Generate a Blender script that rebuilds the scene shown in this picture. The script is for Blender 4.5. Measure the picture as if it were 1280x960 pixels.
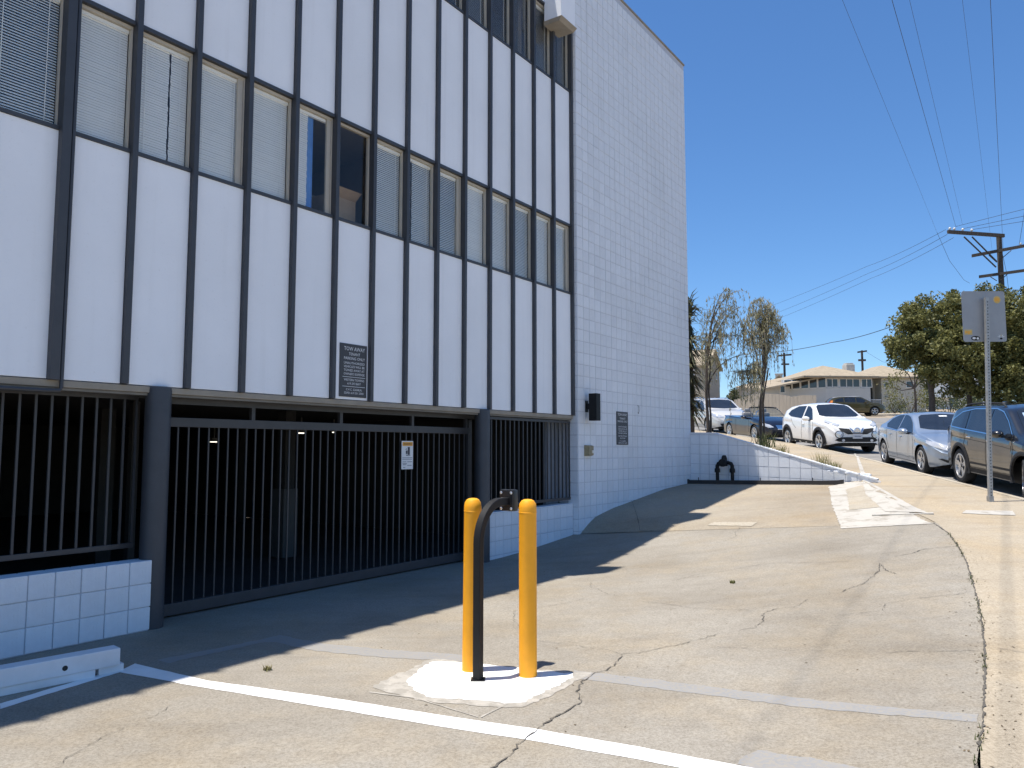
import bpy, bmesh, math, random
import numpy as np
from mathutils import Vector, Matrix
from mathutils.bvhtree import BVHTree
from mathutils.geometry import delaunay_2d_cdt

R = math.radians
rnd = random.Random(7)
for o in list(bpy.data.objects):
    bpy.data.objects.remove(o)
scene = bpy.context.scene
COL = scene.collection

# ------------------------------------------------------------------ camera, sky, sun, exposure
FPX = 961.0            # focal length in pixels of the 1280 px wide photograph
PITCH = R(4.8)
EYE = Vector((0, 0, 1.6))
cam_d = bpy.data.cameras.new('camera')
cam_d.sensor_width = 36.0
cam_d.lens = 36.0 * FPX / 1280.0
cam_d.clip_start = 0.05
cam_d.clip_end = 4000
cam = bpy.data.objects.new('camera', cam_d)
COL.objects.link(cam)
cam.location = EYE
cam.rotation_euler = (R(90) + PITCH, 0, 0)
scene.camera = cam
scene.render.resolution_x = 1024
scene.render.resolution_y = 768

SHX, SHY = 0.222, 0.040                      # shadow offset per metre of height
sun_dir = Vector((-SHX, -SHY, 1)).normalized()   # towards the sun
SUN_EL = math.asin(sun_dir.z)
world = bpy.data.worlds.new('World')
scene.world = world
world.use_nodes = True
nt = world.node_tree
sky = nt.nodes.new('ShaderNodeTexSky')
sky.sky_type = 'NISHITA'
sky.sun_disc = False
sky.sun_elevation = SUN_EL
sky.sun_rotation = math.atan2(sun_dir.x, sun_dir.y)
sky.altitude = 0
sky.air_density = 1.0
sky.dust_density = 0.0
sky.ozone_density = 10.0
bg = nt.nodes['Background']
hs = nt.nodes.new('ShaderNodeHueSaturation')
hs.inputs['Saturation'].default_value = 1.07
nt.links.new(sky.outputs[0], hs.inputs['Color'])
nt.links.new(hs.outputs[0], bg.inputs[0])
bg.inputs[1].default_value = 0.118
sd = bpy.data.lights.new('sun', 'SUN')
sd.energy = 5.0
sd.angle = R(0.5)
sd.color = (1.0, 0.955, 0.885)
so = bpy.data.objects.new('sun', sd)
COL.objects.link(so)
so.rotation_euler = (-sun_dir).to_track_quat('-Z', 'Y').to_euler()
scene.view_settings.view_transform = 'Standard'
scene.view_settings.look = 'None'
scene.view_settings.exposure = 0.45
scene.view_settings.gamma = 1.0
scene.view_settings.use_curve_mapping = False

# ------------------------------------------------------------------ materials
MATS = {}


def mat(name, col, rough=0.6, metal=0.0, var=0.12, scale=6.0, bump=0.0, bscale=80.0, coat=0.0,
        spec=0.5, rand=0.0, col2=None, detail=6.0, stretch=None, emit=0.0, flake=0.0):
    if name in MATS:
        return MATS[name]
    m = bpy.data.materials.new(name)
    m.use_nodes = True
    t = m.node_tree
    L = t.links.new
    b = t.nodes['Principled BSDF']
    b.inputs['Roughness'].default_value = rough
    b.inputs['Metallic'].default_value = metal
    b.inputs['Specular IOR Level'].default_value = spec
    if coat:
        b.inputs['Coat Weight'].default_value = coat
        b.inputs['Coat Roughness'].default_value = 0.03
    tc = t.nodes.new('ShaderNodeTexCoord')
    src = tc.outputs['Object']
    if stretch:
        mp = t.nodes.new('ShaderNodeMapping')
        mp.inputs['Scale'].default_value = stretch
        L(src, mp.inputs[0])
        src = mp.outputs[0]
    n = t.nodes.new('ShaderNodeTexNoise')
    n.inputs['Scale'].default_value = scale
    n.inputs['Detail'].default_value = detail
    n.inputs['Roughness'].default_value = 0.65
    L(src, n.inputs['Vector'])
    mix = t.nodes.new('ShaderNodeMix')
    mix.data_type = 'RGBA'
    c = np.array(col)
    lo = np.clip(c * (1 - var), 0, 1)
    hi = np.clip(c * (1 + var), 0, 1) if col2 is None else np.array(col2)
    if col2 is not None:
        lo = c
    mix.inputs[6].default_value = (*lo, 1)
    mix.inputs[7].default_value = (*hi, 1)
    rp = t.nodes.new('ShaderNodeMapRange')
    rp.inputs['From Min'].default_value = 0.3
    rp.inputs['From Max'].default_value = 0.7
    L(n.outputs['Fac'], rp.inputs['Value'])
    L(rp.outputs[0], mix.inputs[0])
    out = mix.outputs[2]
    if rand:
        oi = t.nodes.new('ShaderNodeObjectInfo')
        mr = t.nodes.new('ShaderNodeMapRange')
        mr.inputs['To Min'].default_value = 1 - rand
        mr.inputs['To Max'].default_value = 1 + rand * 0.4
        L(oi.outputs['Random'], mr.inputs['Value'])
        mm = t.nodes.new('ShaderNodeMix')
        mm.data_type = 'RGBA'
        mm.blend_type = 'MULTIPLY'
        mm.inputs[0].default_value = 1
        L(out, mm.inputs[6])
        L(mr.outputs[0], mm.inputs[7])
        out = mm.outputs[2]
    L(out, b.inputs['Base Color'])
    if emit:
        b.inputs['Emission Color'].default_value = (*col, 1)
        b.inputs['Emission Strength'].default_value = emit
    if bump:
        n2 = t.nodes.new('ShaderNodeTexNoise')
        n2.inputs['Scale'].default_value = bscale
        n2.inputs['Detail'].default_value = 4
        L(src, n2.inputs['Vector'])
        bp = t.nodes.new('ShaderNodeBump')
        bp.inputs['Strength'].default_value = bump
        bp.inputs['Distance'].default_value = 0.01
        L(n2.outputs['Fac'], bp.inputs['Height'])
        L(bp.outputs[0], b.inputs['Normal'])
    MATS[name] = m
    return m


def concrete(name, col, stain=(0.62, 0.58, 0.52), warm=(1.12, 1.03, 0.88), pits=0.35, rough=0.85):
    """weathered concrete: broad stains, warm patches, streaks, fine aggregate speckle, dark pits"""
    m = bpy.data.materials.new(name)
    m.use_nodes = True
    t = m.node_tree
    L = t.links.new
    b = t.nodes['Principled BSDF']
    b.inputs['Roughness'].default_value = rough
    b.inputs['Specular IOR Level'].default_value = 0.25
    tc = t.nodes.new('ShaderNodeTexCoord').outputs['Object']

    def noise(scale, detail=5, rough_=0.6, stretch=None):
        n = t.nodes.new('ShaderNodeTexNoise')
        n.inputs['Scale'].default_value = scale
        n.inputs['Detail'].default_value = detail
        n.inputs['Roughness'].default_value = rough_
        if stretch:
            mp = t.nodes.new('ShaderNodeMapping')
            mp.inputs['Scale'].default_value = stretch
            mp.inputs['Rotation'].default_value = (0, 0, R(-35))
            L(tc, mp.inputs[0])
            L(mp.outputs[0], n.inputs['Vector'])
        else:
            L(tc, n.inputs['Vector'])
        return n.outputs['Fac']

    def rng(v, a, bb, lo=0.0, hi=1.0):
        r = t.nodes.new('ShaderNodeMapRange')
        for k, x in zip(('From Min', 'From Max', 'To Min', 'To Max'), (a, bb, lo, hi)):
            r.inputs[k].default_value = x
        L(v, r.inputs['Value'])
        return r.outputs[0]

    def mul(c, fac, colr):
        mm = t.nodes.new('ShaderNodeMix')
        mm.data_type = 'RGBA'
        mm.blend_type = 'MULTIPLY'
        L(fac, mm.inputs[0])
        if isinstance(c, tuple):
            mm.inputs[6].default_value = (*c, 1)
        else:
            L(c, mm.inputs[6])
        mm.inputs[7].default_value = (*colr, 1)
        return mm.outputs[2]
    c = mul(tuple(col), rng(noise(0.55, 6), 0.42, 0.68, 0, 0.55), stain)
    c = mul(c, rng(noise(0.9, 5, 0.7), 0.45, 0.7, 0, 0.7), warm)
    c = mul(c, rng(noise(1.0, 5, 0.65, (0.5, 3.2, 1)), 0.52, 0.75, 0, 0.38), (0.66, 0.63, 0.60))
    c = mul(c, rng(noise(7, 6, 0.7), 0.42, 0.70, 0, 0.28), (0.70, 0.68, 0.65))
    c = mul(c, rng(noise(30, 5, 0.8), 0.42, 0.62, 0, 0.40), (0.74, 0.72, 0.70))
    c = mul(c, rng(noise(62, 3, 0.75), 0.36, 0.58, 0.8, 0), (0.66, 0.64, 0.61))
    c = mul(c, rng(noise(170, 2, 0.6), 0.55, 0.72, 0, pits * 1.6), (0.45, 0.43, 0.42))
    vo = t.nodes.new('ShaderNodeTexVoronoi')
    vo.inputs['Scale'].default_value = 9
    vo.inputs['Randomness'].default_value = 1
    L(tc, vo.inputs['Vector'])
    c = mul(c, rng(vo.outputs['Distance'], 0.035, 0.075, pits * 1.5, 0), (0.35, 0.33, 0.30))
    L(c, b.inputs['Base Color'])
    bp = t.nodes.new('ShaderNodeBump')
    bp.inputs['Strength'].default_value = 0.35
    bp.inputs['Distance'].default_value = 0.006
    L(noise(120, 4, 0.7), bp.inputs['Height'])
    L(bp.outputs[0], b.inputs['Normal'])
    MATS[name] = m
    return m


def worn_paint(name, col, under, amount=0.5, scale=14, rough=0.7):
    """paint rubbed through to what lies under it"""
    m = mat(name, col, rough, var=0.06, scale=5)
    t = m.node_tree
    L = t.links.new
    b = t.nodes['Principled BSDF']
    old = b.inputs['Base Color'].links[0].from_socket
    tc = t.nodes.new('ShaderNodeTexCoord').outputs['Object']
    n = t.nodes.new('ShaderNodeTexNoise')
    n.inputs['Scale'].default_value = scale
    n.inputs['Detail'].default_value = 9
    n.inputs['Roughness'].default_value = 0.75
    L(tc, n.inputs['Vector'])
    r = t.nodes.new('ShaderNodeMapRange')
    r.inputs['From Min'].default_value = 0.72 - amount * 0.5
    r.inputs['From Max'].default_value = 0.80 - amount * 0.5
    L(n.outputs['Fac'], r.inputs['Value'])
    mx = t.nodes.new('ShaderNodeMix')
    mx.data_type = 'RGBA'
    L(r.outputs[0], mx.inputs[0])
    L(old, mx.inputs[6])
    mx.inputs[7].default_value = (*under, 1)
    L(mx.outputs[2], b.inputs['Base Color'])
    return m


def glass(name, tint=(0.97, 0.98, 0.98), rough=0.01, ior=1.5):
    m = bpy.data.materials.new(name)
    m.use_nodes = True
    t = m.node_tree
    t.nodes.remove(t.nodes['Principled BSDF'])
    out = t.nodes['Material Output']
    g = t.nodes.new('ShaderNodeBsdfGlossy')
    g.inputs['Roughness'].default_value = rough
    tr = t.nodes.new('ShaderNodeBsdfTransparent')
    tr.inputs['Color'].default_value = (*tint, 1)
    lw = t.nodes.new('ShaderNodeLayerWeight')
    lw.inputs['Blend'].default_value = 0.5
    pw = t.nodes.new('ShaderNodeMath')
    pw.operation = 'POWER'
    pw.inputs[1].default_value = 5.0
    t.links.new(lw.outputs['Facing'], pw.inputs[0])
    fr = t.nodes.new('ShaderNodeMapRange')
    fr.inputs['To Min'].default_value = 0.05
    fr.inputs['To Max'].default_value = 1.0
    t.links.new(pw.outputs[0], fr.inputs['Value'])
    n = t.nodes.new('ShaderNodeTexNoise')
    n.inputs['Scale'].default_value = 1.4
    tc = t.nodes.new('ShaderNodeTexCoord')
    t.links.new(tc.outputs['Object'], n.inputs['Vector'])
    bp = t.nodes.new('ShaderNodeBump')
    bp.inputs['Strength'].default_value = 0.04
    t.links.new(n.outputs['Fac'], bp.inputs['Height'])
    t.links.new(bp.outputs[0], g.inputs['Normal'])
    mx = t.nodes.new('ShaderNodeMixShader')
    t.links.new(fr.outputs[0], mx.inputs[0])
    t.links.new(tr.outputs[0], mx.inputs[1])
    t.links.new(g.outputs[0], mx.inputs[2])
    t.links.new(mx.outputs[0], out.inputs['Surface'])
    MATS[name] = m
    return m


def leafmat(name, c1, c2, trans=0.25, scale=1.5):
    m = mat(name, c1, 0.55, var=0, scale=scale, col2=c2, detail=3, spec=0.3)
    t = m.node_tree
    b = t.nodes['Principled BSDF']
    col = b.inputs['Base Color'].links[0].from_socket
    tl = t.nodes.new('ShaderNodeBsdfTranslucent')
    t.links.new(col, tl.inputs['Color'])
    mx = t.nodes.new('ShaderNodeMixShader')
    mx.inputs[0].default_value = trans
    t.links.new(b.outputs[0], mx.inputs[1])
    t.links.new(tl.outputs[0], mx.inputs[2])
    t.links.new(mx.outputs[0], t.nodes['Material Output'].inputs['Surface'])
    return m


def streaks(m, amount, scale=(9, 9, 0.35), dirt=(0.62, 0.60, 0.56)):
    """faint rain streaks and dusty patches over a painted wall"""
    t = m.node_tree
    L = t.links.new
    b = t.nodes['Principled BSDF']
    old = b.inputs['Base Color'].links[0].from_socket
    tc = t.nodes.new('ShaderNodeTexCoord').outputs['Object']
    geo = t.nodes.new('ShaderNodeNewGeometry').outputs['Position']
    out = old
    for vec, sc, nsc, lo, hi, am in ((tc, scale, 1.0, 0.54, 0.78, amount), (geo, (1, 1, 1), 0.7, 0.48, 0.75, amount * 0.8), (tc, (1, 1, 1), 38.0, 0.62, 0.72, amount * 1.2)):
        mp = t.nodes.new('ShaderNodeMapping')
        mp.inputs['Scale'].default_value = sc
        L(vec, mp.inputs[0])
        n = t.nodes.new('ShaderNodeTexNoise')
        n.inputs['Scale'].default_value = nsc
        n.inputs['Detail'].default_value = 6
        L(mp.outputs[0], n.inputs['Vector'])
        rg = t.nodes.new('ShaderNodeMapRange')
        for k, v in zip(('From Min', 'From Max', 'To Min', 'To Max'), (lo, hi, 0, am)):
            rg.inputs[k].default_value = v
        L(n.outputs['Fac'], rg.inputs['Value'])
        mm = t.nodes.new('ShaderNodeMix')
        mm.data_type = 'RGBA'
        mm.blend_type = 'MULTIPLY'
        L(rg.outputs[0], mm.inputs[0])
        L(out, mm.inputs[6])
        mm.inputs[7].default_value = (*dirt, 1)
        out = mm.outputs[2]
    L(out, b.inputs['Base Color'])
    return m


M_DRIVE = concrete('driveway_concrete', (0.362, 0.331, 0.279))
M_SLAB = concrete('slab_concrete', (0.405, 0.354, 0.278), stain=(0.66, 0.60, 0.52))
M_WALK = concrete('sidewalk_concrete', (0.458, 0.392, 0.296), stain=(0.8, 0.77, 0.72), pits=0.2)
M_KERB = concrete('kerb_concrete', (0.50, 0.45, 0.365), stain=(0.75, 0.72, 0.68), pits=0.2)
M_ASPH = mat('asphalt', (0.22, 0.205, 0.185), 0.9, var=0.25, scale=2.0, bump=0.4, bscale=60)
M_SOIL = mat('dry_soil', (0.30, 0.24, 0.17), 0.95, var=0.3, scale=3.0, bump=0.5, bscale=20)
M_PANEL = mat('white_stucco', (0.88, 0.89, 0.91), 0.85, var=0.025, scale=1.3, bump=0.12, bscale=60, rand=0.02)
M_BLOCK = mat('white_block_paint', (0.77, 0.79, 0.82), 0.75, var=0.04, scale=9, bump=0.25, bscale=45, rand=0.06)
streaks(M_PANEL, 0.14)
streaks(M_BLOCK, 0.26, (7, 7, 0.5))
M_MORTAR = mat('painted_joint', (0.52, 0.54, 0.58), 0.85, var=0.1, scale=12)
M_CHAR = mat('charcoal_paint', (0.050, 0.053, 0.060), 0.5, var=0.12, scale=5, bump=0.05)
M_CHAR2 = mat('charcoal_steel', (0.045, 0.046, 0.050), 0.45, var=0.15, scale=7)
M_TAN = mat('tan_trim', (0.30, 0.26, 0.205), 0.7, var=0.12, scale=6)
M_SOFFIT = mat('grey_soffit', (0.20, 0.19, 0.17), 0.85, var=0.15, scale=3)
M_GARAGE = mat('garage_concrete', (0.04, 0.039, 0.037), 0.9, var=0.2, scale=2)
M_ROOM = mat('office_wall', (0.32, 0.30, 0.27), 0.9, var=0.05)
M_BLIND = mat('blind_vinyl', (0.88, 0.87, 0.82), 0.6, var=0.03)
M_FRAME = mat('window_aluminium', (0.52, 0.47, 0.39), 0.5, var=0.05)
M_GLASS = glass('window_glass')
M_YEL = worn_paint('yellow_sleeve', (0.92, 0.385, 0.008), (0.60, 0.27, 0.03), 0.10, 7, 0.5)
M_BLACK = mat('black_metal', (0.012, 0.012, 0.013), 0.55, var=0.2, scale=8, spec=0.25)
M_PLAS = mat('black_plastic', (0.011, 0.011, 0.013), 0.35, var=0.1, scale=10)
M_SCREW = mat('screw_steel', (0.75, 0.75, 0.75), 0.3, metal=0.9, var=0.05)
M_WHITE = worn_paint('white_road_paint', (0.84, 0.83, 0.80), (0.50, 0.45, 0.38), 0.04, 18)
M_PATCH = worn_paint('white_ground_paint', (0.84, 0.83, 0.79), (0.60, 0.54, 0.46), 0.08, 5)
M_PATCH2 = worn_paint('dirty_white_paint', (0.46, 0.428, 0.37), (0.335, 0.298, 0.24), 0.42, 3)
M_WASH = worn_paint('thin_white_wash', (0.42, 0.385, 0.33), (0.315, 0.288, 0.243), 0.52, 7)
M_FADED = worn_paint('grey_painted_over', (0.262, 0.256, 0.248), (0.300, 0.272, 0.230), 0.50, 42)
M_CRACK = mat('crack_dirt', (0.10, 0.088, 0.072), 0.95, var=0.3, scale=12)
M_STOP = worn_paint('white_timber', (0.74, 0.75, 0.76), (0.20, 0.17, 0.15), 0.10, 7)
M_SIGNG = mat('grey_sign', (0.050, 0.050, 0.054), 0.5, var=0.05)
M_LETTER = mat('white_letter', (0.75, 0.75, 0.75), 0.6, var=0.02)
M_SIGNW = mat('white_sign', (0.72, 0.73, 0.73), 0.5, var=0.03)
M_ORANGE = mat('orange_print', (0.75, 0.36, 0.04), 0.5, var=0.05)
M_INK = mat('dark_print', (0.05, 0.055, 0.07), 0.6, var=0.05)
M_GREYINK = mat('grey_print', (0.30, 0.32, 0.36), 0.6, var=0.05)
M_ALU = mat('sign_aluminium', (0.33, 0.335, 0.34), 0.55, metal=0.35, var=0.10, scale=2.2)
M_GALV = mat('galvanised_steel', (0.36, 0.36, 0.35), 0.5, metal=0.5, var=0.2, scale=20)
M_HOLE = mat('hole_dark', (0.03, 0.03, 0.03), 0.8)
M_BRASS = mat('weathered_brass', (0.30, 0.25, 0.15), 0.45, metal=0.4, var=0.25, scale=15)
M_WOODB = worn_paint('black_timber', (0.028, 0.026, 0.025), (0.42, 0.40, 0.36), 0.12, 12)
M_POLE = mat('weathered_pole', (0.070, 0.058, 0.048), 0.9, var=0.3, scale=4, stretch=(6, 6, 0.6))
M_WIRE = mat('wire_black', (0.03, 0.03, 0.035), 0.6)
M_PORC = mat('porcelain', (0.62, 0.60, 0.56), 0.3)
M_BARK = mat('bark', (0.085, 0.065, 0.05), 0.9, var=0.35, scale=9, bump=0.5, bscale=30)
M_TUBE = mat('lit_tube', (1.0, 0.93, 0.78), 0.5, emit=1.6)
M_BLUE = mat('blue_cloth', (0.16, 0.34, 0.66), 0.8)
M_CARD = mat('cardboard', (0.40, 0.30, 0.20), 0.9)

# ------------------------------------------------------------------ mesh helpers


class MB:
    def __init__(self):
        self.v = []
        self.f = []

    def add(self, vs, fs):
        b = len(self.v)
        self.v.extend([tuple(map(float, p)) for p in vs])
        self.f.extend([tuple(b + i for i in f) for f in fs])
        return self

    def box(self, x0, x1, y0, y1, z0, z1):
        x0, x1 = min(x0, x1), max(x0, x1)
        y0, y1 = min(y0, y1), max(y0, y1)
        z0, z1 = min(z0, z1), max(z0, z1)
        vs = [(x0, y0, z0), (x1, y0, z0), (x1, y1, z0), (x0, y1, z0), (x0, y0, z1), (x1, y0, z1), (x1, y1, z1), (x0, y1, z1)]
        return self.add(vs, [(3, 2, 1, 0), (4, 5, 6, 7), (0, 1, 5, 4), (1, 2, 6, 5), (2, 3, 7, 6), (3, 0, 4, 7)])

    def bbox(self, x0, x1, y0, y1, z0, z1, b=0.01):
        """box with chamfered edges"""
        bm = bmesh.new()
        bmesh.ops.create_cube(bm, size=1)
        for v in bm.verts:
            v.co = Vector(((x0 + x1) / 2 + v.co.x * (x1 - x0), (y0 + y1) / 2 + v.co.y * (y1 - y0), (z0 + z1) / 2 + v.co.z * (z1 - z0)))
        bmesh.ops.bevel(bm, geom=bm.edges[:], offset=b, segments=2, affect='EDGES', profile=0.6)
        bm.verts.index_update()
        self.add([v.co for v in bm.verts], [[v.index for v in f.verts] for f in bm.faces])
        bm.free()
        return self

    def tube(self, path, rad, n=8, caps=True):
        path = [Vector(p) for p in path]
        rads = rad if hasattr(rad, '__len__') else [rad] * len(path)
        vs, fs = [], []
        up = None
        for i, p in enumerate(path):
            d = (path[min(i + 1, len(path) - 1)] - path[max(i - 1, 0)]).normalized()
            if up is None:
                up = Vector((0, 0, 1)) if abs(d.z) < 0.9 else Vector((1, 0, 0))
            a = d.cross(up)
            if a.length < 1e-5:
                a = d.orthogonal()
            a.normalize()
            b = a.cross(d).normalized()
            up = b
            for k in range(n):
                t = 2 * math.pi * k / n
                vs.append(p + (a * math.cos(t) + b * math.sin(t)) * rads[i])
        for i in range(len(path) - 1):
            for k in range(n):
                k2 = (k + 1) % n
                fs.append((i * n + k, i * n + k2, (i + 1) * n + k2, (i + 1) * n + k))
        if caps:
            fs.append(tuple(range(n))[::-1])
            fs.append(tuple((len(path) - 1) * n + k for k in range(n)))
        return self.add(vs, fs)

    def lathe(self, prof, n=24, c=(0, 0, 0), axis='z', caps=True):
        """prof: (radius, height) from the bottom up"""
        vs, fs = [], []
        for r, h in prof:
            for k in range(n):
                t = 2 * math.pi * k / n
                x, y = r * math.cos(t), r * math.sin(t)
                if axis == 'z':
                    vs.append((c[0] + x, c[1] + y, c[2] + h))
                elif axis == 'y':
                    vs.append((c[0] + x, c[1] + h, c[2] + y))
                else:
                    vs.append((c[0] + h, c[1] + x, c[2] + y))
        for i in range(len(prof) - 1):
            for k in range(n):
                k2 = (k + 1) % n
                fs.append((i * n + k, i * n + k2, (i + 1) * n + k2, (i + 1) * n + k))
        if caps:
            fs.append(tuple(range(n))[::-1])
            fs.append(tuple((len(prof) - 1) * n + k for k in range(n)))
        return self.add(vs, fs)

    def prism(self, poly, y0, y1):
        """polygon in (x, z), extruded along y"""
        n = len(poly)
        vs = [(p[0], y0, p[1]) for p in poly] + [(p[0], y1, p[1]) for p in poly]
        fs = [tuple(range(n)), tuple(range(n, 2 * n))[::-1]]
        for k in range(n):
            k2 = (k + 1) % n
            fs.append((k, n + k, n + k2, k2))
        return self.add(vs, fs)

    def build(self, name, m, parent=None, smooth=False, loc=None, fix=True):
        me = bpy.data.meshes.new(name)
        me.from_pydata(self.v, [], self.f)
        if fix:
            bm = bmesh.new()
            bm.from_mesh(me)
            bmesh.ops.recalc_face_normals(bm, faces=bm.faces[:])
            bm.to_mesh(me)
            bm.free()
        if smooth:
            me.polygons.foreach_set('use_smooth', [True] * len(me.polygons))
            me.set_sharp_from_angle(angle=R(smooth if smooth is not True else 40))
        me.materials.append(m)
        return link(name, me, parent, loc)


def link(name, me, parent=None, loc=None):
    o = bpy.data.objects.new(name, me)
    COL.objects.link(o)
    if parent is not None:
        o.parent = parent
    if loc is not None:
        o.location = loc
    return o


def tag(o, label=None, cat=None, group=None, kind=None):
    if label:
        o['label'] = label
    if cat:
        o['category'] = cat
    if group:
        o['group'] = group
    if kind:
        o['kind'] = kind
    return o


def empty(name, loc, rz=0, label=None, cat=None, group=None):
    o = bpy.data.objects.new(name, None)
    COL.objects.link(o)
    o.location = loc
    o.rotation_euler = (0, 0, rz)
    return tag(o, label, cat, group)


def text_mesh(lines, name, m, parent, place, depth=0.002):
    """lines: (string, centre x, baseline z, cap height, max width); drawn in the x-z plane"""
    vs, fs = [], []
    for s, cx, cz, h, w in lines:
        cu = bpy.data.curves.new('lettering', 'FONT')
        cu.body = s
        cu.size = 1.0
        cu.align_x = 'CENTER'
        cu.resolution_u = 2
        ob = bpy.data.objects.new('lettering', cu)
        COL.objects.link(ob)
        bpy.context.view_layer.update()
        me = bpy.data.meshes.new_from_object(ob.evaluated_get(bpy.context.evaluated_depsgraph_get()))
        co = np.array([v.co[:] for v in me.vertices])
        wid = co[:, 0].max() - co[:, 0].min()
        sx = min(h / 0.7, w / wid) if w else h / 0.7
        sz = h / 0.7
        if w and wid * sz < w * 0.98:
            sx = min(w / wid, sz * 1.25)
        b = len(vs)
        for c in co:
            vs.append((cx + c[0] * sx, 0, cz + c[1] * sz))
        for p in me.polygons:
            fs.append(tuple(b + i for i in p.vertices))
        bpy.data.objects.remove(ob)
        bpy.data.curves.remove(cu)
        bpy.data.meshes.remove(me)
    mb = MB()
    mb.add([place(v) for v in vs], fs)
    return tag(mb.build(name, m, parent), kind='stuff')


# ------------------------------------------------------------------ pixel rays and the building's frame


def ray(x, y):
    u, v = (x - 640) / FPX, -(y - 480) / FPX
    return Vector((u, math.cos(PITCH) - v * math.sin(PITCH), math.sin(PITCH) + v * math.cos(PITCH)))


def at(x, y, Y):
    """the point on a pixel's ray at depth Y"""
    r = ray(x, y)
    return EYE + r * (Y / r.y)


A = R(34.9)
DV = Vector((math.sin(A), math.cos(A), 0))     # along the facade, away from the camera
NV = Vector((math.cos(A), -math.sin(A), 0))    # out of the facade, towards the street
OFF = 6.69
BROT = R(90) - A


def bw(s, n, z=0.0):
    p = DV * s + NV * (n - OFF)
    p.z = z
    return p


def bempty(name, s, n, z, label, cat, group=None):
    """an Empty in the building's frame: local x along the facade, local -y outwards"""
    return empty(name, bw(s, n, z), BROT, label, cat, group)


def proj(P):
    d = Vector(P) - EYE
    fw = d.y * math.cos(PITCH) + d.z * math.sin(PITCH)
    up = -d.y * math.sin(PITCH) + d.z * math.cos(PITCH)
    return 640 + FPX * d.x / fw, 480 - FPX * up / fw


# ------------------------------------------------------------------ the ground


def interp(pts, t):
    return float(np.interp(t, [p[0] for p in pts], [p[1] for p in pts]))


EDGE = [(0.4, -8), (0.5, -4), (0.9, 0), (1.5, 2.2), (2.17, 3.73), (2.5, 4.22), (2.88, 4.81), (3.34, 5.57), (3.93, 6.62), (4.28, 7.28), (4.71, 8.09),
        (5.07, 8.85), (5.43, 9.68), (5.74, 10.52)]                                   # driveway / sidewalk edge
KERB = [(5.4, -8), (5.6, -4), (6.2, 0), (6.9, 4), (7.6, 8), (8.36, 12.67), (8.85, 16.9), (9.3, 20), (9.6, 23.5), (9.62, 27), (9.3, 31), (8.7, 36), (7.5, 43), (5.5, 52)]


def walk_z(y):
    return 0.072 * y - 0.15 if y > 2.2 else 0.072 * 2.2 - 0.15 + (y - 2.2) * 0.02


def street_z(y):
    if y > 2.2:
        return 0.07 * y - 0.25 if y < 110 else 0.07 * 110 - 0.25 + (y - 110) * 0.01
    return 0.07 * 2.2 - 0.25 + (y - 2.2) * 0.02


ctrl = []
for s in (-9, -6, -3, 0, 2, 4, 6, 8, 9.2):
    ctrl.append((*bw(s, 0.0).xy, 0.0))
    ctrl.append((*bw(s, -0.8).xy, 0.0))
ctrl += [(*bw(10.3, 0).xy, 0.06), (*bw(11.47, .1).xy, 0.16), (*bw(9.5, 1.7).xy, 0.05)]
ctrl += [(0.11, 5.58, 0), (-0.3, 5.7, 0), (-0.85, 5.4, 0), (0.1, 4.47, 0), (1.13, 4.0, .03), (0, 0, -.02), (-4, -2, 0), (-6, -6, 0)]
ctrl += [(x, y, walk_z(y)) for x, y in EDGE]
jA, jB = Vector((1.16, 13.17, 0.16)), Vector((5.74, 10.52, 0.60))
ctrl += [(*jA.lerp(jB, t).xy, jA.lerp(jB, t).z) for t in (0.25, 0.5, 0.75)]
cp = np.array(ctrl)


def tps(r2):
    return 0.5 * r2 * np.log(r2 + 1e-9)


_K = tps(((cp[:, None, :2] - cp[None, :, :2]) ** 2).sum(-1)) + np.eye(len(cp)) * 0.02
_P = np.c_[np.ones(len(cp)), cp[:, :2]]
_A = np.block([[_K, _P], [_P.T, np.zeros((3, 3))]])
_w = np.linalg.solve(_A, np.r_[cp[:, 2], 0, 0, 0])


def drive_z(x, y):
    k = tps(((cp[:, :2] - np.array([x, y])) ** 2).sum(-1))
    return float(k @ _w[:-3] + _w[-3] + _w[-2] * x + _w[-1] * y)


def grid(nu, nv, fn):
    mb = MB()
    vs = [fn(i / nu, j / nv) for i in range(nu + 1) for j in range(nv + 1)]
    fs = [(i * (nv + 1) + j, (i + 1) * (nv + 1) + j, (i + 1) * (nv + 1) + j + 1, i * (nv + 1) + j + 1) for i in range(nu) for j in range(nv)]
    mb.add(vs, fs)
    return mb


def poly_at(pts, t):
    """point on a polyline by index fraction"""
    k = min(int(t), len(pts) - 2)
    return Vector(pts[k]).lerp(Vector(pts[k + 1]), t - k)


ne = len(EDGE) - 1


def f_drive(u, v):
    s = -11 + (11.47 + 11) * u
    if u > 0.5:                        # facade point follows the edge point
        pass
    a = bw(s, -0.6)
    e = poly_at(EDGE, u * ne)
    x, y = a.x + (e.x - a.x) * v, a.y + (e.y - a.y) * v
    return (x, y, drive_z(x, y))


driveway = tag(grid(70, 50, f_drive).build('driveway', M_DRIVE, smooth=True, fix=False), kind='structure')

# the raised slab beyond the joint, between the block wall and the retaining wall
WALLEDGE = [(11.47, .16), (11.75, .31), (12.0, .41), (12.67, .52), (13.43, .60), (15.0, .77), (16.45, .84)]
rwA = bw(16.40, 0.10, 0.84)
rwDir = NV.copy()
RW_LEN = 3.75


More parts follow.
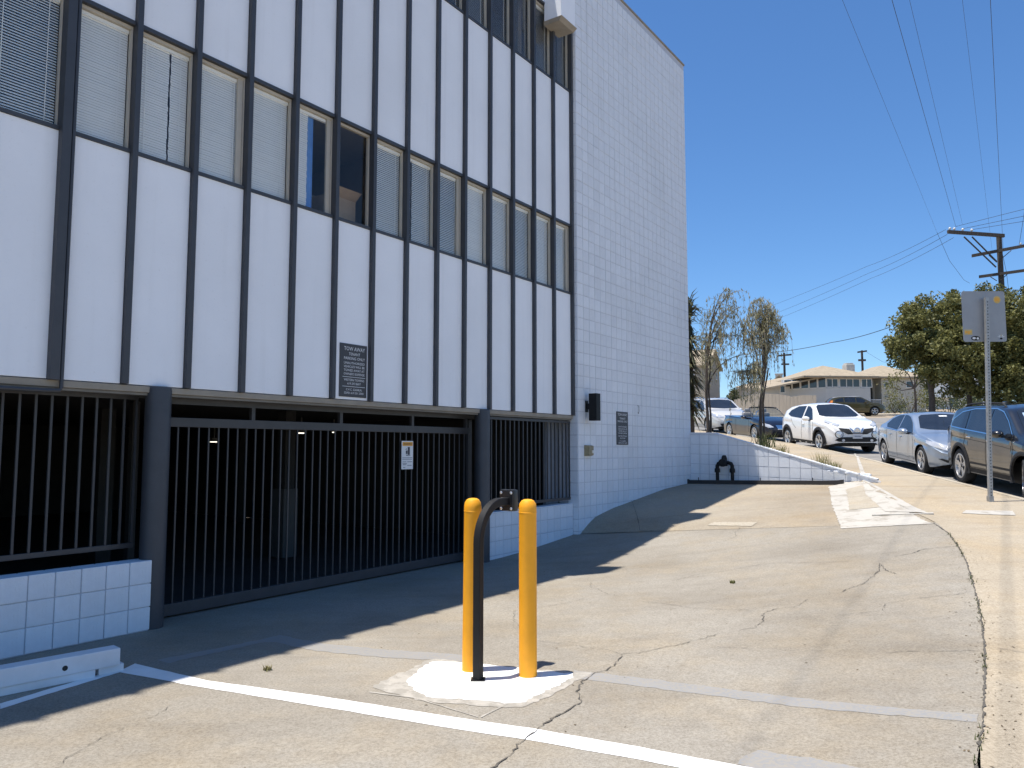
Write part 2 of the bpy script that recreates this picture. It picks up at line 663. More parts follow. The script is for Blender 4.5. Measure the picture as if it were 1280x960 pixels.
def f_slab(u, v):
    # u along the joint (wall side -> street side), v from the joint to the retaining wall
    s = 11.47 + (16.45 - 11.47) * v
    Lp = bw(s, 0.02, interp(WALLEDGE, s))
    Bp = Vector((5.74, 10.52, 0.60))
    Cp = rwA + rwDir * 3.55
    Cp.z = 0.98
    Rp = Bp.lerp(Cp, v)
    J = bw(11.47, 0.02, 0.16).lerp(Bp, u)
    Dp = bw(16.45, 0.02, 0.84)
    T = Dp.lerp(Cp, u)
    T.z = 0.84 + (0.90 - 0.84) * min(1, u / 0.85) + max(0, u - 0.85) / 0.15 * 0.08
    P = Lp.lerp(Rp, u) + J.lerp(T, v) - (bw(11.47, 0.02, 0.16).lerp(Bp, u)).lerp(Dp.lerp(Cp, u), v)
    # Coons-type height: left edge profile fades out towards the street
    lin = 0.16 + (0.84 - 0.16) * v
    P.z = J.z + (T.z - J.z) * v + (Lp.z - lin) * (1 - u) ** 2
    return tuple(P)


slab = tag(grid(40, 40, f_slab).build('driveway_slab', M_SLAB, smooth=True, fix=False), kind='structure')

WALK_L = EDGE + [(6.0, 12.0), (6.5, 14.0), (6.95, 15.4), (7.05, 18), (7.2, 22), (7.1, 27), (6.7, 31), (6.1, 36), (5.0, 43), (3.0, 52)]
WL = [(y, x) for x, y in WALK_L]
KL = [(y, x) for x, y in KERB]
YS = np.linspace(-8, 52, 121)


def f_walk(u, v):
    y = -8 + 60 * u
    x = interp(WL, y) * (1 - v) + interp(KL, y) * v
    return (x, y, walk_z(y))


sidewalk = tag(grid(150, 8, f_walk).build('sidewalk', M_WALK, smooth=True, fix=False), kind='structure')
mb = MB()
prev = None
for y in np.linspace(-8, 52, 121):
    x = interp(KL, y)
    z = walk_z(y)
    zs = street_z(y) - 0.05
    ring = [(x, y, z + .004), (x + .15, y, z - .002), (x + .17, y, z - .02), (x + .19, y, zs)]
    if prev:
        mb.add(prev + ring, [(k, k + 1, k + 5, k + 4) for k in range(3)])
    prev = ring
kerb = tag(mb.build('kerb', M_KERB, smooth=30, fix=False), kind='structure')


def f_street(u, v):
    y = -8 + 83 * u
    xl = (interp(KL, y) if y < 52 else 5.5) + 0.12
    xr = 22 + (60 - 22) * min(1, max(0, (y - 38) / 12))
    return (xl + (xr - xl) * v, y, street_z(y))


street = tag(grid(83, 10, f_street).build('street', M_ASPH, fix=False), kind='structure')


def ground_z(x, y):
    p = Vector((x, y, 0))
    s, n = p.dot(DV), p.dot(NV) + OFF
    base = street_z(y) - 0.12
    if n < 0.6 and s < 17.2:
        return -0.6
    if y < 16.5 and x < 8.5:
        return min(base, -0.5)
    if y > 60:
        base += 0.13 + min(1, (y - 75) / 20 if y > 75 else 0) * 0.1
    return base


gx = np.unique(np.r_[np.linspace(-1500, -60, 8), np.linspace(-60, 80, 141), np.linspace(80, 1500, 10)])
gy = np.unique(np.r_[np.linspace(-600, -20, 6), np.linspace(-20, 140, 161), np.linspace(140, 2600, 12)])
mb = MB()
mb.add([(x, y, ground_z(x, y)) for x in gx for y in gy],
       [(i * len(gy) + j, (i + 1) * len(gy) + j, (i + 1) * len(gy) + j + 1, i * len(gy) + j + 1) for i in range(len(gx) - 1) for j in range(len(gy) - 1)])
ground = tag(mb.build('ground', M_SOIL, fix=False), kind='structure')


# planted bank behind the retaining wall
def rw_top(t):
    return interp([(-.3, 1.95), (0.55, 1.94), (1.51, 1.66), (2.38, 1.40), (3.43, 1.10), (3.8, 1.02)], t)


def f_bank(u, v):
    t = 3.7 * u
    a = rwA + rwDir * t + DV * 0.12
    a.z = rw_top(t) - 0.06
    y2 = 40 - (40 - 15.6) * u
    e = Vector((interp(WL, y2) + .02, y2, walk_z(y2) - 0.01))
    p = a.lerp(e, v)
    p.z = a.z + (e.z - a.z) * v - 0.25 * math.sin(math.pi * v) * (1 - u) + 0.03 * math.sin(17 * u + 9 * v)
    return tuple(p)


bank = tag(grid(30, 20, f_bank).build('planting_bank', M_SOIL, smooth=True, fix=False), kind='structure')

gv, gf = [], []
for o in (driveway, slab, sidewalk, kerb, street):
    b = len(gv)
    gv += [v.co.copy() for v in o.data.vertices]
    gf += [tuple(b + i for i in p.vertices) for p in o.data.polygons]
GBVH = BVHTree.FromPolygons(gv, gf)


def gp(x, y):
    """where a pixel's ray meets the ground"""
    h = GBVH.ray_cast(EYE, ray(x, y).normalized())
    return h[0] if h[0] is not None else at(x, y, 30)


def gz_at(x, y):
    h = GBVH.ray_cast(Vector((x, y, 30)), Vector((0, 0, -1)))
    return h[0].z if h[0] is not None else street_z(y)


def tri_fill(poly, step):
    """triangulated polygon with inner points"""
    pts = []
    n = len(poly)
    for i in range(n):
        a, b = Vector(poly[i]), Vector(poly[(i + 1) % n])
        k = max(1, int((b - a).length / step))
        pts += [a.lerp(b, j / k) for j in range(k)]
    nb = len(pts)
    xs = [p.x for p in pts]
    ys = [p.y for p in pts]
    x = min(xs) + step * 0.5
    while x < max(xs):
        y = min(ys) + step * 0.5
        while y < max(ys):
            pts.append(Vector((x, y)))
            y += step
        x += step
    r = delaunay_2d_cdt(pts, [(i, (i + 1) % nb) for i in range(nb)], [list(range(nb))], 1, 1e-5)
    used = sorted({i for f in r[2] for i in f})
    ix = {i: k for k, i in enumerate(used)}
    return [r[0][i] for i in used], [tuple(ix[i] for i in f) for f in r[2]]


def drape(poly, name, m, parent, lift=0.004, step=0.15):
    v2, fs = tri_fill([(p[0], p[1]) for p in poly], step)
    mb = MB()
    mb.add([(p.x, p.y, gz_at(p.x, p.y) + lift) for p in v2], fs)
    o = mb.build(name, m, parent)
    for p in o.data.polygons:
        if p.normal.z < 0:
            p.flip()
    return o


def rough_poly(px, wob=0.012, step=0.05):
    pts = [gp(*p) for p in px]
    out = []
    for i in range(len(pts)):
        a, b = pts[i], pts[(i + 1) % len(pts)]
        k = max(1, int((b - a).length / step))
        for j in range(k):
            q = a.lerp(b, j / k)
            out.append((q.x + rnd.uniform(-wob, wob), q.y + rnd.uniform(-wob, wob)))
    return out


# painted lines and marks on the driveway
drape(rough_poly([(147, 840), (168.7, 829.7), (259, 851), (400, 870.5), (665.6, 911), (800, 934), (923, 957), (1000, 972), (1000, 987), (800, 950), (659, 925), (400, 883.5), (240.6, 857.5)], 0.003, 0.1),
      'parking_line', M_WHITE, driveway, 0.0026)
drape(rough_poly([(0, 880), (60, 862), (150, 836), (152, 840), (60, 868), (0, 887)], 0.004), 'parking_line', M_WHITE, driveway, 0.0026)
drape(rough_poly([(540, 827), (590, 829), (718, 843), (714, 848), (675, 869), (650, 880), (590, 876), (534, 871), (525, 866), (506, 853)], 0.018, 0.04), 'painted_patch', M_PATCH, driveway, 0.004, 0.1)
drape(rough_poly([(533, 826), (545, 824), (740, 842), (678, 874), (652, 885), (530, 877), (463, 860)], 0.02, 0.05), 'faded_wash', M_WASH, driveway, 0.0025, 0.12)
drape(rough_poly([(198, 825), (328, 799), (350, 794), (400, 804), (480, 812), (600, 820), (600, 828), (480, 822), (395, 814), (345, 803), (330, 803), (210, 829)], 0.01), 'faded_line', M_FADED, driveway, 0.0018)
drape(rough_poly([(716, 838), (800, 847), (900, 860), (1000, 873), (1100, 883), (1222, 893), (1222, 903), (1100, 893), (1000, 884), (900, 871), (800, 858), (720, 848)], 0.01), 'faded_line', M_FADED, driveway, 0.0018)
drape(rough_poly([(924, 955), (930, 944), (946, 937), (1010, 948), (1073, 960), (1120, 975), (1000, 985)], 0.012), 'faded_patch', M_FADED, driveway, 0.0018)
for seg in ([(462, 865), (520, 872), (597, 896), (598.5, 897.5), (520, 873.6), (462, 866.2)], [(600, 896.5), (636, 878), (638, 879), (602, 897.5)]):
    drape(rough_poly(seg, 0.003), 'chalk_line', M_WASH, driveway, 0.0035)
# light concrete strips, paint and covers on the slab
drape(rough_poly([(1036, 608), (1078, 600), (1100, 620), (1130, 638), (1166, 655), (1052, 661), (1040, 632)], 0.014, 0.05), 'painted_patch', M_PATCH2, slab, 0.006, 0.15)
drape(rough_poly([(1058, 612), (1078, 607), (1096, 626), (1104, 634), (1062, 638)], 0.012), 'bare_patch', M_KERB, slab, 0.010, 0.15)
drape(rough_poly([(884, 657), (893, 653), (947, 653), (940, 658)], 0.01), 'utility_cover', M_KERB, slab, 0.006, 0.15)
drape(rough_poly([(1203, 642), (1207, 638), (1266, 639), (1270, 645)], 0.01), 'utility_cover', M_PATCH2, sidewalk, 0.006, 0.15)

drape(rough_poly([(1066, 600.5), (1085, 602), (1142, 634), (1163, 643), (1106, 640), (1082, 618)], 0.006), 'light_strip', M_PATCH2, sidewalk, 0.012, 0.2)
# raised edging strip that ends the slab
a, b = gp(1090, 645), gp(1167, 643)
mb = MB()
d = (b - a).normalized()
nn = Vector((-d.y, d.x, 0))
q = [a - nn * .06, b - nn * .06, b + nn * .12, a + nn * .12]
mb.add([p - Vector((0, 0, .05)) for p in q] + [p + Vector((0, 0, .022)) for p in q], [(3, 2, 1, 0), (4, 5, 6, 7), (0, 1, 5, 4), (1, 2, 6, 5), (2, 3, 7, 6), (3, 0, 4, 7)])
mb.build('edging_strip', M_PATCH2, slab)


def crack(px, w, parent=driveway, jit=0.014, name='crack', m=M_CRACK, lift=0.0055, thin=0.44):
    pts = [gp(*p) for p in px]
    path = []
    for a, b in zip(pts[:-1], pts[1:]):
        k = max(1, int((b - a).length / 0.03))
        for j in range(k):
            q = a.lerp(b, j / k)
            path.append(Vector((q.x + rnd.uniform(-jit, jit), q.y + rnd.uniform(-jit, jit), 0)))
    path.append(Vector((pts[-1].x, pts[-1].y, 0)))
    mb = MB()
    vs = []
    for i, p in enumerate(path):
        d = (path[min(i + 1, len(path) - 1)] - path[max(i - 1, 0)]).normalized()
        n = Vector((-d.y, d.x, 0))
        ww = w * thin * (0.25 + 1.0 * rnd.random() ** 1.7) * (0.4 if i in (0, len(path) - 1) else 1) * 0.5
        for sg in (-1, 1):
            q = p + n * ww * sg
            vs.append((q.x, q.y, gz_at(q.x, q.y) + lift))
    mb.add(vs, [(2 * i, 2 * i + 2, 2 * i + 3, 2 * i + 1) for i in range(len(path) - 1)])
    return mb.build(name, m, parent, fix=False)


def z6(l):
    return [(400 + x / 3.2, 700 + y / 3.2) for x, y in l]


def z7(l):
    return [(800 + x / 2.667, 640 + y / 2.667) for x, y in l]


def z5(l):
    return [(x / 3.2, 660 + y / 3.2) for x, y in l]


crack(z6([(670, 850), (740, 800), (800, 735), (830, 715), (890, 665), (930, 635), (990, 605), (1040, 570), (1045, 545), (1030, 530), (1050, 490), (1090, 460), (1140, 440), (1175, 425), (1210, 385)]), 0.026)
crack(z6([(905, 650), (930, 636), (965, 618)]), 0.045)
crack(z6([(1210, 385), (1195, 375), (1150, 360), (1030, 345), (875, 325)]), 0.010)
crack(z6([(1210, 378), (1280, 373)]) + z7([(70, 455), (150, 438), (220, 420), (262, 407)]), 0.016)
crack(z6([(780, 205), (775, 240), (795, 270)]), 0.012)
crack(z6([(870, 192), (980, 175), (1060, 155)]), 0.012)
crack(z6([(1085, 90), (1080, 112), (1110, 115), (1150, 138)]), 0.012)
for l, w in [([(330, 395), (380, 388), (410, 365), (410, 340), (450, 325), (520, 317), (560, 293)], .018), ([(110, 230), (200, 208), (270, 200), (360, 183), (420, 172), (560, 170), (700, 165)], .014),
             ([(845, 150), (900, 140), (945, 125), (1055, 115)], .026), ([(665, 268), (745, 240), (800, 195), (798, 172), (820, 195), (855, 207)], .022), ([(810, 332), (815, 308), (900, 293), (1110, 268)], .013),
             ([(0, 300), (100, 308), (180, 323), (380, 328)], .012), ([(250, 450), (380, 457), (560, 465), (690, 462)], .009), ([(810, 470), (900, 466), (965, 466), (1140, 462)], .014), ([(0, 187), (150, 187)], .011),
             ([(275, 100), (320, 82), (318, 68), (335, 52)], .014), ([(800, 165), (950, 160), (1090, 150)], .010), ([(660, 345), (760, 335), (800, 330)], .010)]:
    crack(z7(l), w)
for l, w in [([(225, 955), (300, 900), (380, 860), (440, 825), (500, 800)], .010), ([(580, 772), (630, 745), (690, 710)], .009)]:
    crack(z5(l), w)
# joint between the lower driveway and the slab; gap along the sidewalk; joints across the sidewalk
crack([(727, 667), (760, 666), (800, 664.5), (830, 663.5)], 0.02, jit=0.004, name='joint', lift=0.014)
gap = crack([(1167, 654), (1186, 667), (1198, 683.6), (1208, 702), (1215.5, 726), (1222, 750), (1228, 780), (1230.5, 808), (1231, 850), (1229, 902), (1220, 958.7), (1212, 985)], 0.04, jit=0.006, name='joint')
crack([(1232, 809.5), (1255, 812), (1290, 818)], 0.018, sidewalk, 0.006, 'joint')
crack([(1104, 620), (1120, 629), (1142, 641)], 0.02, sidewalk, 0.004, 'joint')
crack([(1076, 603), (1090, 621), (1106, 640)], 0.016, slab, 0.01, 'joint')
crack([(1245, 618), (1262, 622), (1290, 628)], 0.014, sidewalk, 0.004, 'joint')
for y in np.arange(14.5, 34, 1.9):
    drape([(interp(WL, y) + .02, y - .007), (interp(KL, y), y - .007), (interp(KL, y), y + .007), (interp(WL, y) + .02, y + .007)], 'joint', M_CRACK, sidewalk, 0.004, 0.4)

# ------------------------------------------------------------------ the office building
B = bempty('office_building', 0, 0, 0, 'white office building with charcoal fins above a barred garage and a block end wall', 'building')
M0, MP = 2.985, 0.600            # first fin and spacing


def fin_s(i):
    return M0 + MP * i


I0, I1 = -8, 14
SL = fin_s(I0)                   # left end
WS0, WS1, WN = 11.42, 16.45, 0.10   # block wall: from, to, how far it stands out
ROOF = 10.5
BK = 0.2035
Z1, Z2, Z3, Z4 = 4.26, 5.50, 7.89, 9.15

MB().box(SL, WS1 - .02, 0.12, 14.2, ROOF - .3, ROOF - .02).build('roof', M_SOFFIT, B)
MB().box(SL, WS1 - .02, 14.2, 14.4, -.5, ROOF - .02).build('back_wall', M_PANEL, B)
MB().box(SL - .2, SL, 0.0, 14.4, -.5, ROOF).build('side_wall', M_PANEL, B)
MB().box(WS1 - .2, WS1 - .021, 0.3, 14.2, -.5, ROOF - .31).build('side_wall', M_PANEL, B)
for z0, z1 in ((2.26, 3.3), (5.9, 6.9), (9.55, 10.1)):
    MB().box(SL, WS0 - .01, 0.13, 14.19, z0, z1).build('floor_slab', M_ROOM, B)
for z0, z1 in ((3.3, 5.9), (6.9, 9.55)):
    MB().box(SL, WS0 - .01, 4.2, 4.3, z0, z1).build('partition', M_ROOM, B)
    for s in (-.6, 2.4, 5.45, 7.85, 10.2):
        MB().box(s, s + .1, .3, 4.2, z0, z1).build('partition', M_ROOM, B)
MB().box(WS0 + .02, WS0 + .2, .3, 14.19, 0, ROOF - .31).build('partition', M_ROOM, B)

panel_gap = 0.028
for i in range(I0, I1):
    a, b = fin_s(i) + panel_gap, fin_s(i + 1) - panel_gap
    for z0, z1 in ((2.17, Z1), (Z2, Z3), (Z4, ROOF)):
        MB().bbox(a, b, 0, .12, z0, z1, .006).build('wall_panel', M_PANEL, B)
    for z0, z1 in ((Z1, Z1 + .035), (Z2 - .04, Z2), (Z3, Z3 + .035), (Z4 - .04, Z4)):
        MB().box(a, b, -.014, .10, z0 + .001, z1 - .001).build('sill_strip', M_CHAR, B)
for i in range(I0, I1 + 1):
    c = fin_s(i)
    w = .026 if i else .038
    MB().bbox(c - w, c + w, -.050 - (.02 if i == 0 else 0), .11, 2.165 + rnd.uniform(-.006, .006), ROOF + .01, .004).build('fin', M_CHAR, B)
# conduit running down beside the first fin
MB().tube([(fin_s(0) + .062, -.045, 10.4), (fin_s(0) + .062, -.045, 2.10), (fin_s(0) + .05, -.045, 2.075), (fin_s(0) - .05, -.045, 2.07), (SL, -.045, 2.07)], .017, 8).build('conduit', M_CHAR, B, smooth=True)


def slats(a, b, z0, z1, tilt, y, pitch=0.0245, cut=None):
    mb = MB()
    w = 0.026
    z = z1
    dy, dz = math.cos(tilt) * w / 2, math.sin(tilt) * w / 2
    while z > z0:
        segs = [(a, b)]
        if cut:
            segs = [(a, cut[0] + rnd.uniform(-.004, .004)), (cut[1] + rnd.uniform(-.004, .004), b)]
        for p, q in segs:
            if q - p > .01:
                j = rnd.uniform(-.0005, .0005)
                mb.add([(p, y - dy, z - dz + j), (q, y - dy, z - dz + j), (q, y, z + .002 + j), (p, y, z + .002 + j), (q, y + dy, z + dz + j), (p, y + dy, z + dz + j)],
                       [(0, 1, 2, 3), (3, 2, 4, 5)])
        z -= pitch
    # head rail, cords
    mb.box(a, b, y - .018, y + .018, z1 + .005, z1 + .038)
    for c in (a + (b - a) * .16, b - (b - a) * .16):
        if not cut or not (cut[0] < c < cut[1]):
            mb.box(c - .003, c + .003, y - .017, y - .0155, z0, z1)
    return mb


BL1 = {-1: 54, 0: 76, 1: (76, .335, .352), 2: 76, 3: 76, 4: (76, .22, .6), 5: None, 6: 62, 7: (60, .14, .17), 8: 56, 9: (76, -.01, .10), 10: 70, 11: 60, 12: 72, 13: 70}
for lev, (zb, zt) in enumerate(((Z1 + .036, Z2 - .042), (Z3 + .036, Z4 - .042))):
    for i in range(I0, I1):
        a, b = fin_s(i) + .029, fin_s(i + 1) - .029
        f = MB()
        fw = .015
        f.box(a, a + fw, .030, .073, zb, zt).box(b - fw, b, .030, .073, zb, zt)
        f.box(a + fw, b - fw, .030, .073, zb, zb + fw).box(a + fw, b - fw, .030, .073, zt - fw * 1.9, zt)
        slide = lev == 0 and i in (2, 4, 8, 13)
        if slide:
            f.box(b - .075, b - fw - .004, .040, .067, zb + fw, zt - fw * 1.9)
        w = f.build('window', M_FRAME, B)
        MB().add([(a + fw, 0.050, zb + fw), (b - fw, 0.050, zb + fw), (b - fw, 0.050, zt - fw * 1.9), (a + fw, 0.050, zt - fw * 1.9)], [(0, 1, 2, 3)]).build('pane', M_GLASS, w, fix=False)
        k = BL1.get(i, 60) if lev == 0 else (46 if i % 3 else 52)
        if k is None:
            continue
        cut = None
        if isinstance(k, tuple):
            cut = (a + k[1], a + k[2])
            k = k[0]
        tag(slats(a + fw + .003, b - fw - .003, zb + .03, zt - .070, R(k), .084, cut=cut).build('blind', M_BLIND, w, fix=False), kind='stuff')
# blue curtain strips and a carton behind two of the windows
for i, x0, x1 in ((4, .235, .33), (9, .03, .085)):
    a = fin_s(i) + .029
    mb = MB()
    n = 10
    for k in range(n):
        xa, xb = a + x0 + (x1 - x0) * k / n, a + x0 + (x1 - x0) * (k + 1) / n
        ya, yb = .12 + .012 * math.sin(k * 1.9), .12 + .012 * math.sin((k + 1) * 1.9)
        mb.add([(xa, ya, Z1 + .05), (xb, yb, Z1 + .05), (xb, yb, Z2 - .1), (xa, ya, Z2 - .1)], [(0, 1, 2, 3)])
    mb.build('curtain', M_BLUE, B, fix=False)
carton = bempty('cardboard_carton', fin_s(5) + .33, -.45, Z1 - .1, 'brown carton behind the one window without a blind', 'carton')
MB().box(-.2, .26, -.17, .17, 0, .5).build('body', M_CARD, carton)
mb = MB()
mb.add([(-.2, -.17, .5), (.26, -.17, .5), (.24, -.30, .58), (-.18, -.30, .58)], [(0, 1, 2, 3)])
mb.add([(-.2, .17, .5), (.26, .17, .5), (.24, .28, .60), (-.18, .28, .60)], [(0, 1, 2, 3)])
mb.build('flap', M_CARD, carton)

# soffit, ledge and garage
MB().bbox(SL, WS0 - .03, -.012, .10, 2.105, 2.163, .006).build('ledge', M_TAN, B)
MB().box(SL, WS0 - .03, .012, .12, 2.082, 2.103).build('drip_edge', M_SOFFIT, B)
MB().box(SL, WS0 - .035, .125, .55, 2.09, 2.25).build('soffit_beam', M_SOFFIT, B)
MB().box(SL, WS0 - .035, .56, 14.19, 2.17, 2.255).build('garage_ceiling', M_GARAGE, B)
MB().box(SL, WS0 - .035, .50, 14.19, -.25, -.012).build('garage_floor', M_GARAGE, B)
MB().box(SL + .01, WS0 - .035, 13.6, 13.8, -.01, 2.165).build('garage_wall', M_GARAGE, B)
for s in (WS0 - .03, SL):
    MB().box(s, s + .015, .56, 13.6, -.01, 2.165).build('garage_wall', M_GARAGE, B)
for (px, py, Y, w) in ((357, 600, 11.6, .13), (128, 600, 11.0, .15), (165, 600, 9.3, .06), (480, 600, 16, .16), (300, 600, 17, .15)):
    p = at(px, py, Y)
    s, y = p.dot(DV), -(p.dot(NV) + OFF)
    c = MB().box(s - w * .7, s + w * .7, y - w * .7, y + w * .7, 0, 2.165).build('garage_column', M_GARAGE, B)
    if px == 357:
        MB().box(s - w, s + w, y - w, y + w, 0, 1.0).build('column_guard', mat('dark_guard', (.09, .09, .088), .8), c)
for (x0, x1, py, Y) in ((187, 193, 557, 15), (263, 281, 553, 15), (372, 392, 542, 14), (416, 421, 541, 15)):
    p, q = at(x0, py, Y), at(x1, py, Y)
    s0, s1 = p.dot(DV), q.dot(DV)
    y = -(p.dot(NV) + OFF)
    fx = MB().box(s0, s1, y - .06, y + .06, p.z + .02, p.z + .09).build('lamp_fixture', M_SOFFIT, B)
    MB().box(s0 + .01, s1 - .01, y - .03, y + .03, p.z + .002, p.z + .018).build('lamp_tube', M_TUBE, fx)
    MB().box((s0 + s1) / 2 - .01, (s0 + s1) / 2 + .01, y - .01, y + .01, p.z + .09, 2.168).build('lamp_rod', M_SOFFIT, fx)

for s in (3.93, 8.87):
    prof = [(.112, -.2), (.112, 2.13), (.108, 2.155), (.095, 2.165), (.0, 2.168)]
    MB().lathe(prof, 28, (s, .018, 0)).build('column', M_CHAR, B, smooth=True)

# white block walls of the building
block_mesh = None


def block_data(w, d, h, b=.004):
    mb = MB().bbox(-w / 2, w / 2, -d / 2, d / 2, -h / 2, h / 2, b)
    me = bpy.data.meshes.new('block')
    me.from_pydata(mb.v, [], mb.f)
    me.materials.append(M_BLOCK)
    return me


bw_core = MB().box(WS0, WS1, -WN + .009, .28, -.4, ROOF).build('block_wall', M_MORTAR, B)
MB().box(WS0 - .01, WS1 + .02, -WN - .015, .3, ROOF, ROOF + .035).build('coping', M_TAN, bw_core)
thin = block_data(BK - .008, .03, BK - .008)
cand = []
ncol = int((WS1 - WS0) / BK)
wcol = (WS1 - WS0) / ncol
for r in range(-1, int(ROOF / BK) + 1):
    for c in range(ncol):
        s, z = WS0 + (c + .5) * wcol, (r + .5) * BK
        if z + BK / 2 > ROOF + .01:
            continue
        p = bw(s, WN, z)
        gzh = interp(WALLEDGE, s)
        dist = (p - EYE).length
        vis = z + BK / 2 > gzh
        if not vis:
            continue
        area = abs((p - EYE).normalized().dot(NV)) / dist ** 2
        cand.append((area, s, z))
cand.sort(reverse=True)
for area, s, z in cand[:300]:
    link('block', thin, bw_core, (s, -WN + .0145 + rnd.uniform(-.0015, .0015), z))
mb = MB()
for area, s, z in cand[300:]:
    w, y = (BK - .008) / 2, -WN + rnd.uniform(-.0015, .0015)
    e = .004
    vs = [(s - w, y + .02, z - w), (s + w, y + .02, z - w), (s + w, y + .02, z + w), (s - w, y + .02, z + w),
          (s - w, y + e, z - w), (s + w, y + e, z - w), (s + w, y + e, z + w), (s - w, y + e, z + w),
          (s - w + e, y, z - w + e), (s + w - e, y, z - w + e), (s + w - e, y, z + w - e), (s - w + e, y, z + w - e)]
    fs = []
    for k in range(4):
        k2 = (k + 1) % 4
        fs += [(k, k2, 4 + k2, 4 + k), (4 + k, 4 + k2, 8 + k2, 8 + k)]
    fs.append((8, 9, 10, 11))
    mb.add(vs, fs)
tag(mb.build('block_courses', M_BLOCK, bw_core, fix=False), kind='stuff')
# end of the block wall that turns back to the facade
mb = MB()
for r in range(0, int(ROOF / BK)):
    z = (r + .5) * BK
    mb.box(WS0 - .006, WS0 + .01, -WN + .012, .10, z - .0965, z + .0965)
tag(mb.build('return_blocks', M_BLOCK, bw_core), kind='stuff')

dado = MB().box(8.96, WS0 - .01, .010, .20, -.3, .66).build('dado_wall', M_MORTAR, B)
MB().bbox(8.955, WS0 - .008, -.004, .21, .66, .675, .004).build('sill_cap', M_BLOCK, dado)
for r in range(-1, 4):
    for c in range(12):
        s, z = 8.96 + (c + .5) * BK, .66 - (r + .5) * BK
        if s > WS0 - .05 or z < -.2 or z > .66:
            continue
        link('block', thin, dado, (s, .0145, z))
MB().box(11.02, WS0 - .012, .30, .36, .62, 2.08).build('infill_wall', mat('infill_shade_grey', (.22, .24, .27), .8), B)  # white wall; its deep shade is put into this grey-blue

# projecting boxes high on the facade
for s0 in (10.54, 7.05):
    bx = MB().bbox(s0, s0 + .47, -.34, -.001, 8.80, ROOF + .25, .01).build('projecting_box', M_PANEL, B)
    mb = MB()
    mb.add([(s0, -.001, 8.735), (s0 + .47, -.001, 8.735), (s0 + .47, -.30, 8.735), (s0, -.30, 8.735), (s0 - .02, -.001, 8.80), (s0 + .49, -.001, 8.80), (s0 + .49, -.36, 8.80), (s0 - .02, -.36, 8.80)],
           [(0, 1, 2, 3), (4, 5, 6, 7), (0, 1, 5, 4), (1, 2, 6, 5), (2, 3, 7, 6), (3, 0, 4, 7)])
    mb.build('underside', M_TAN, bx)

# ------------------------------------------------------------------ walls, gate and grilles
low = bempty('low_block_wall', 3.87, .09, 0, 'low white painted block wall under the garage bars at far left', 'wall')
MB().box(-5.2, -.012, .012, .19, -.3, .605).build('core', M_MORTAR, low)
full = block_data(BK - .009, .205, BK - .008, .006)
for r in range(-1, 3):
    for c in range(25):
        link('block', full, low, (-(c + .5) * BK, .1025 + rnd.uniform(-.0025, .0025), (r + .5) * BK + .004))

gate = bempty('sliding_gate', 4.06, -.26, 0, 'tall black steel bar gate closing the garage between the two round columns', 'gate')
GL = 4.80
MB().bbox(0, GL, -.025, .025, 1.81, 1.90, .004).build('top_rail', M_CHAR2, gate)
MB().bbox(0, GL, -.03, .03, .02, .13, .004).build('bottom_rail', M_CHAR2, gate)
for x in (.012, GL - .03):
    MB().bbox(x - .012, x + .03, -.02, .02, .13, 1.81, .003).build('end_post', M_CHAR2, gate)
barm = MB().bbox(-.008, .008, -.008, .008, 0, 1.68, .002)
me = bpy.data.meshes.new('bar')
me.from_pydata(barm.v, [], barm.f)
me.materials.append(M_CHAR2)
n = int(GL / .1095)
for k in range(1, n):
    link('bar', me, gate, (k * GL / n, 0, .13))
MB().box(-.1, GL + .1, -.03, .03, 2.03, 2.088).build('header_rail', M_CHAR2, gate)
for x in (1.07, 2.31, 3.57, 4.72):
    MB().box(x - .022, x + .022, -.022, .022, 1.90, 2.03).build('hanger', M_CHAR2, gate)
MB().bbox(GL + .02, GL + .10, .02, .10, .02, 2.02, .004).build('latch_post', M_CHAR2, gate)
MB().bbox(GL - .25, GL - .10, .03, .12, .05, .12, .01).build('roller', M_CHAR2, gate)


def grille(name, s0, s1, n, z0, z1, step, label):
    g = bempty(name, s0, n, z0, label, 'window bars')
    L = s1 - s0
    h = z1 - z0
    MB().bbox(-.01, L, -.018, .018, 0, .045, .003).build('bottom_rail', M_CHAR2, g)
    MB().bbox(-.01, L, -.018, .018, h - .04, h, .003).build('top_rail', M_CHAR2, g)
    b = MB().bbox(-.010, .010, -.010, .010, .045, h - .04, .002)
    me = bpy.data.meshes.new('bar')
    me.from_pydata(b.v, [], b.f)
    me.materials.append(M_CHAR2)
    k = int(round(L / step))
    for i in range(k + 1):
        link('bar', me, g, (min(max(i * L / k, .012), L - .012), 0, 0))
    return g


grille('bar_grille', -.9, 3.86, -.24, .70, 2.09, .125, 'black bars above the low block wall left of the gate')
grille('bar_grille', 9.02, 11.40, -.06, .735, 2.07, .122, 'black bars between the far round column and the block end wall')

# retaining wall
rw = empty('retaining_wall', rwA, math.atan2(rwDir.y, rwDir.x), 'white block retaining wall sloping down beside the sidewalk', 'wall')


def clip_poly(poly, f):
    out = []
    for i in range(len(poly)):
        a, b = poly[i], poly[(i + 1) % len(poly)]
        fa, fb = f(a), f(b)
        if fa >= 0:
            out.append(a)
        if fa * fb < 0:
            t = fa / (fa - fb)
            out.append((a[0] + (b[0] - a[0]) * t, a[1] + (b[1] - a[1]) * t))
    return out


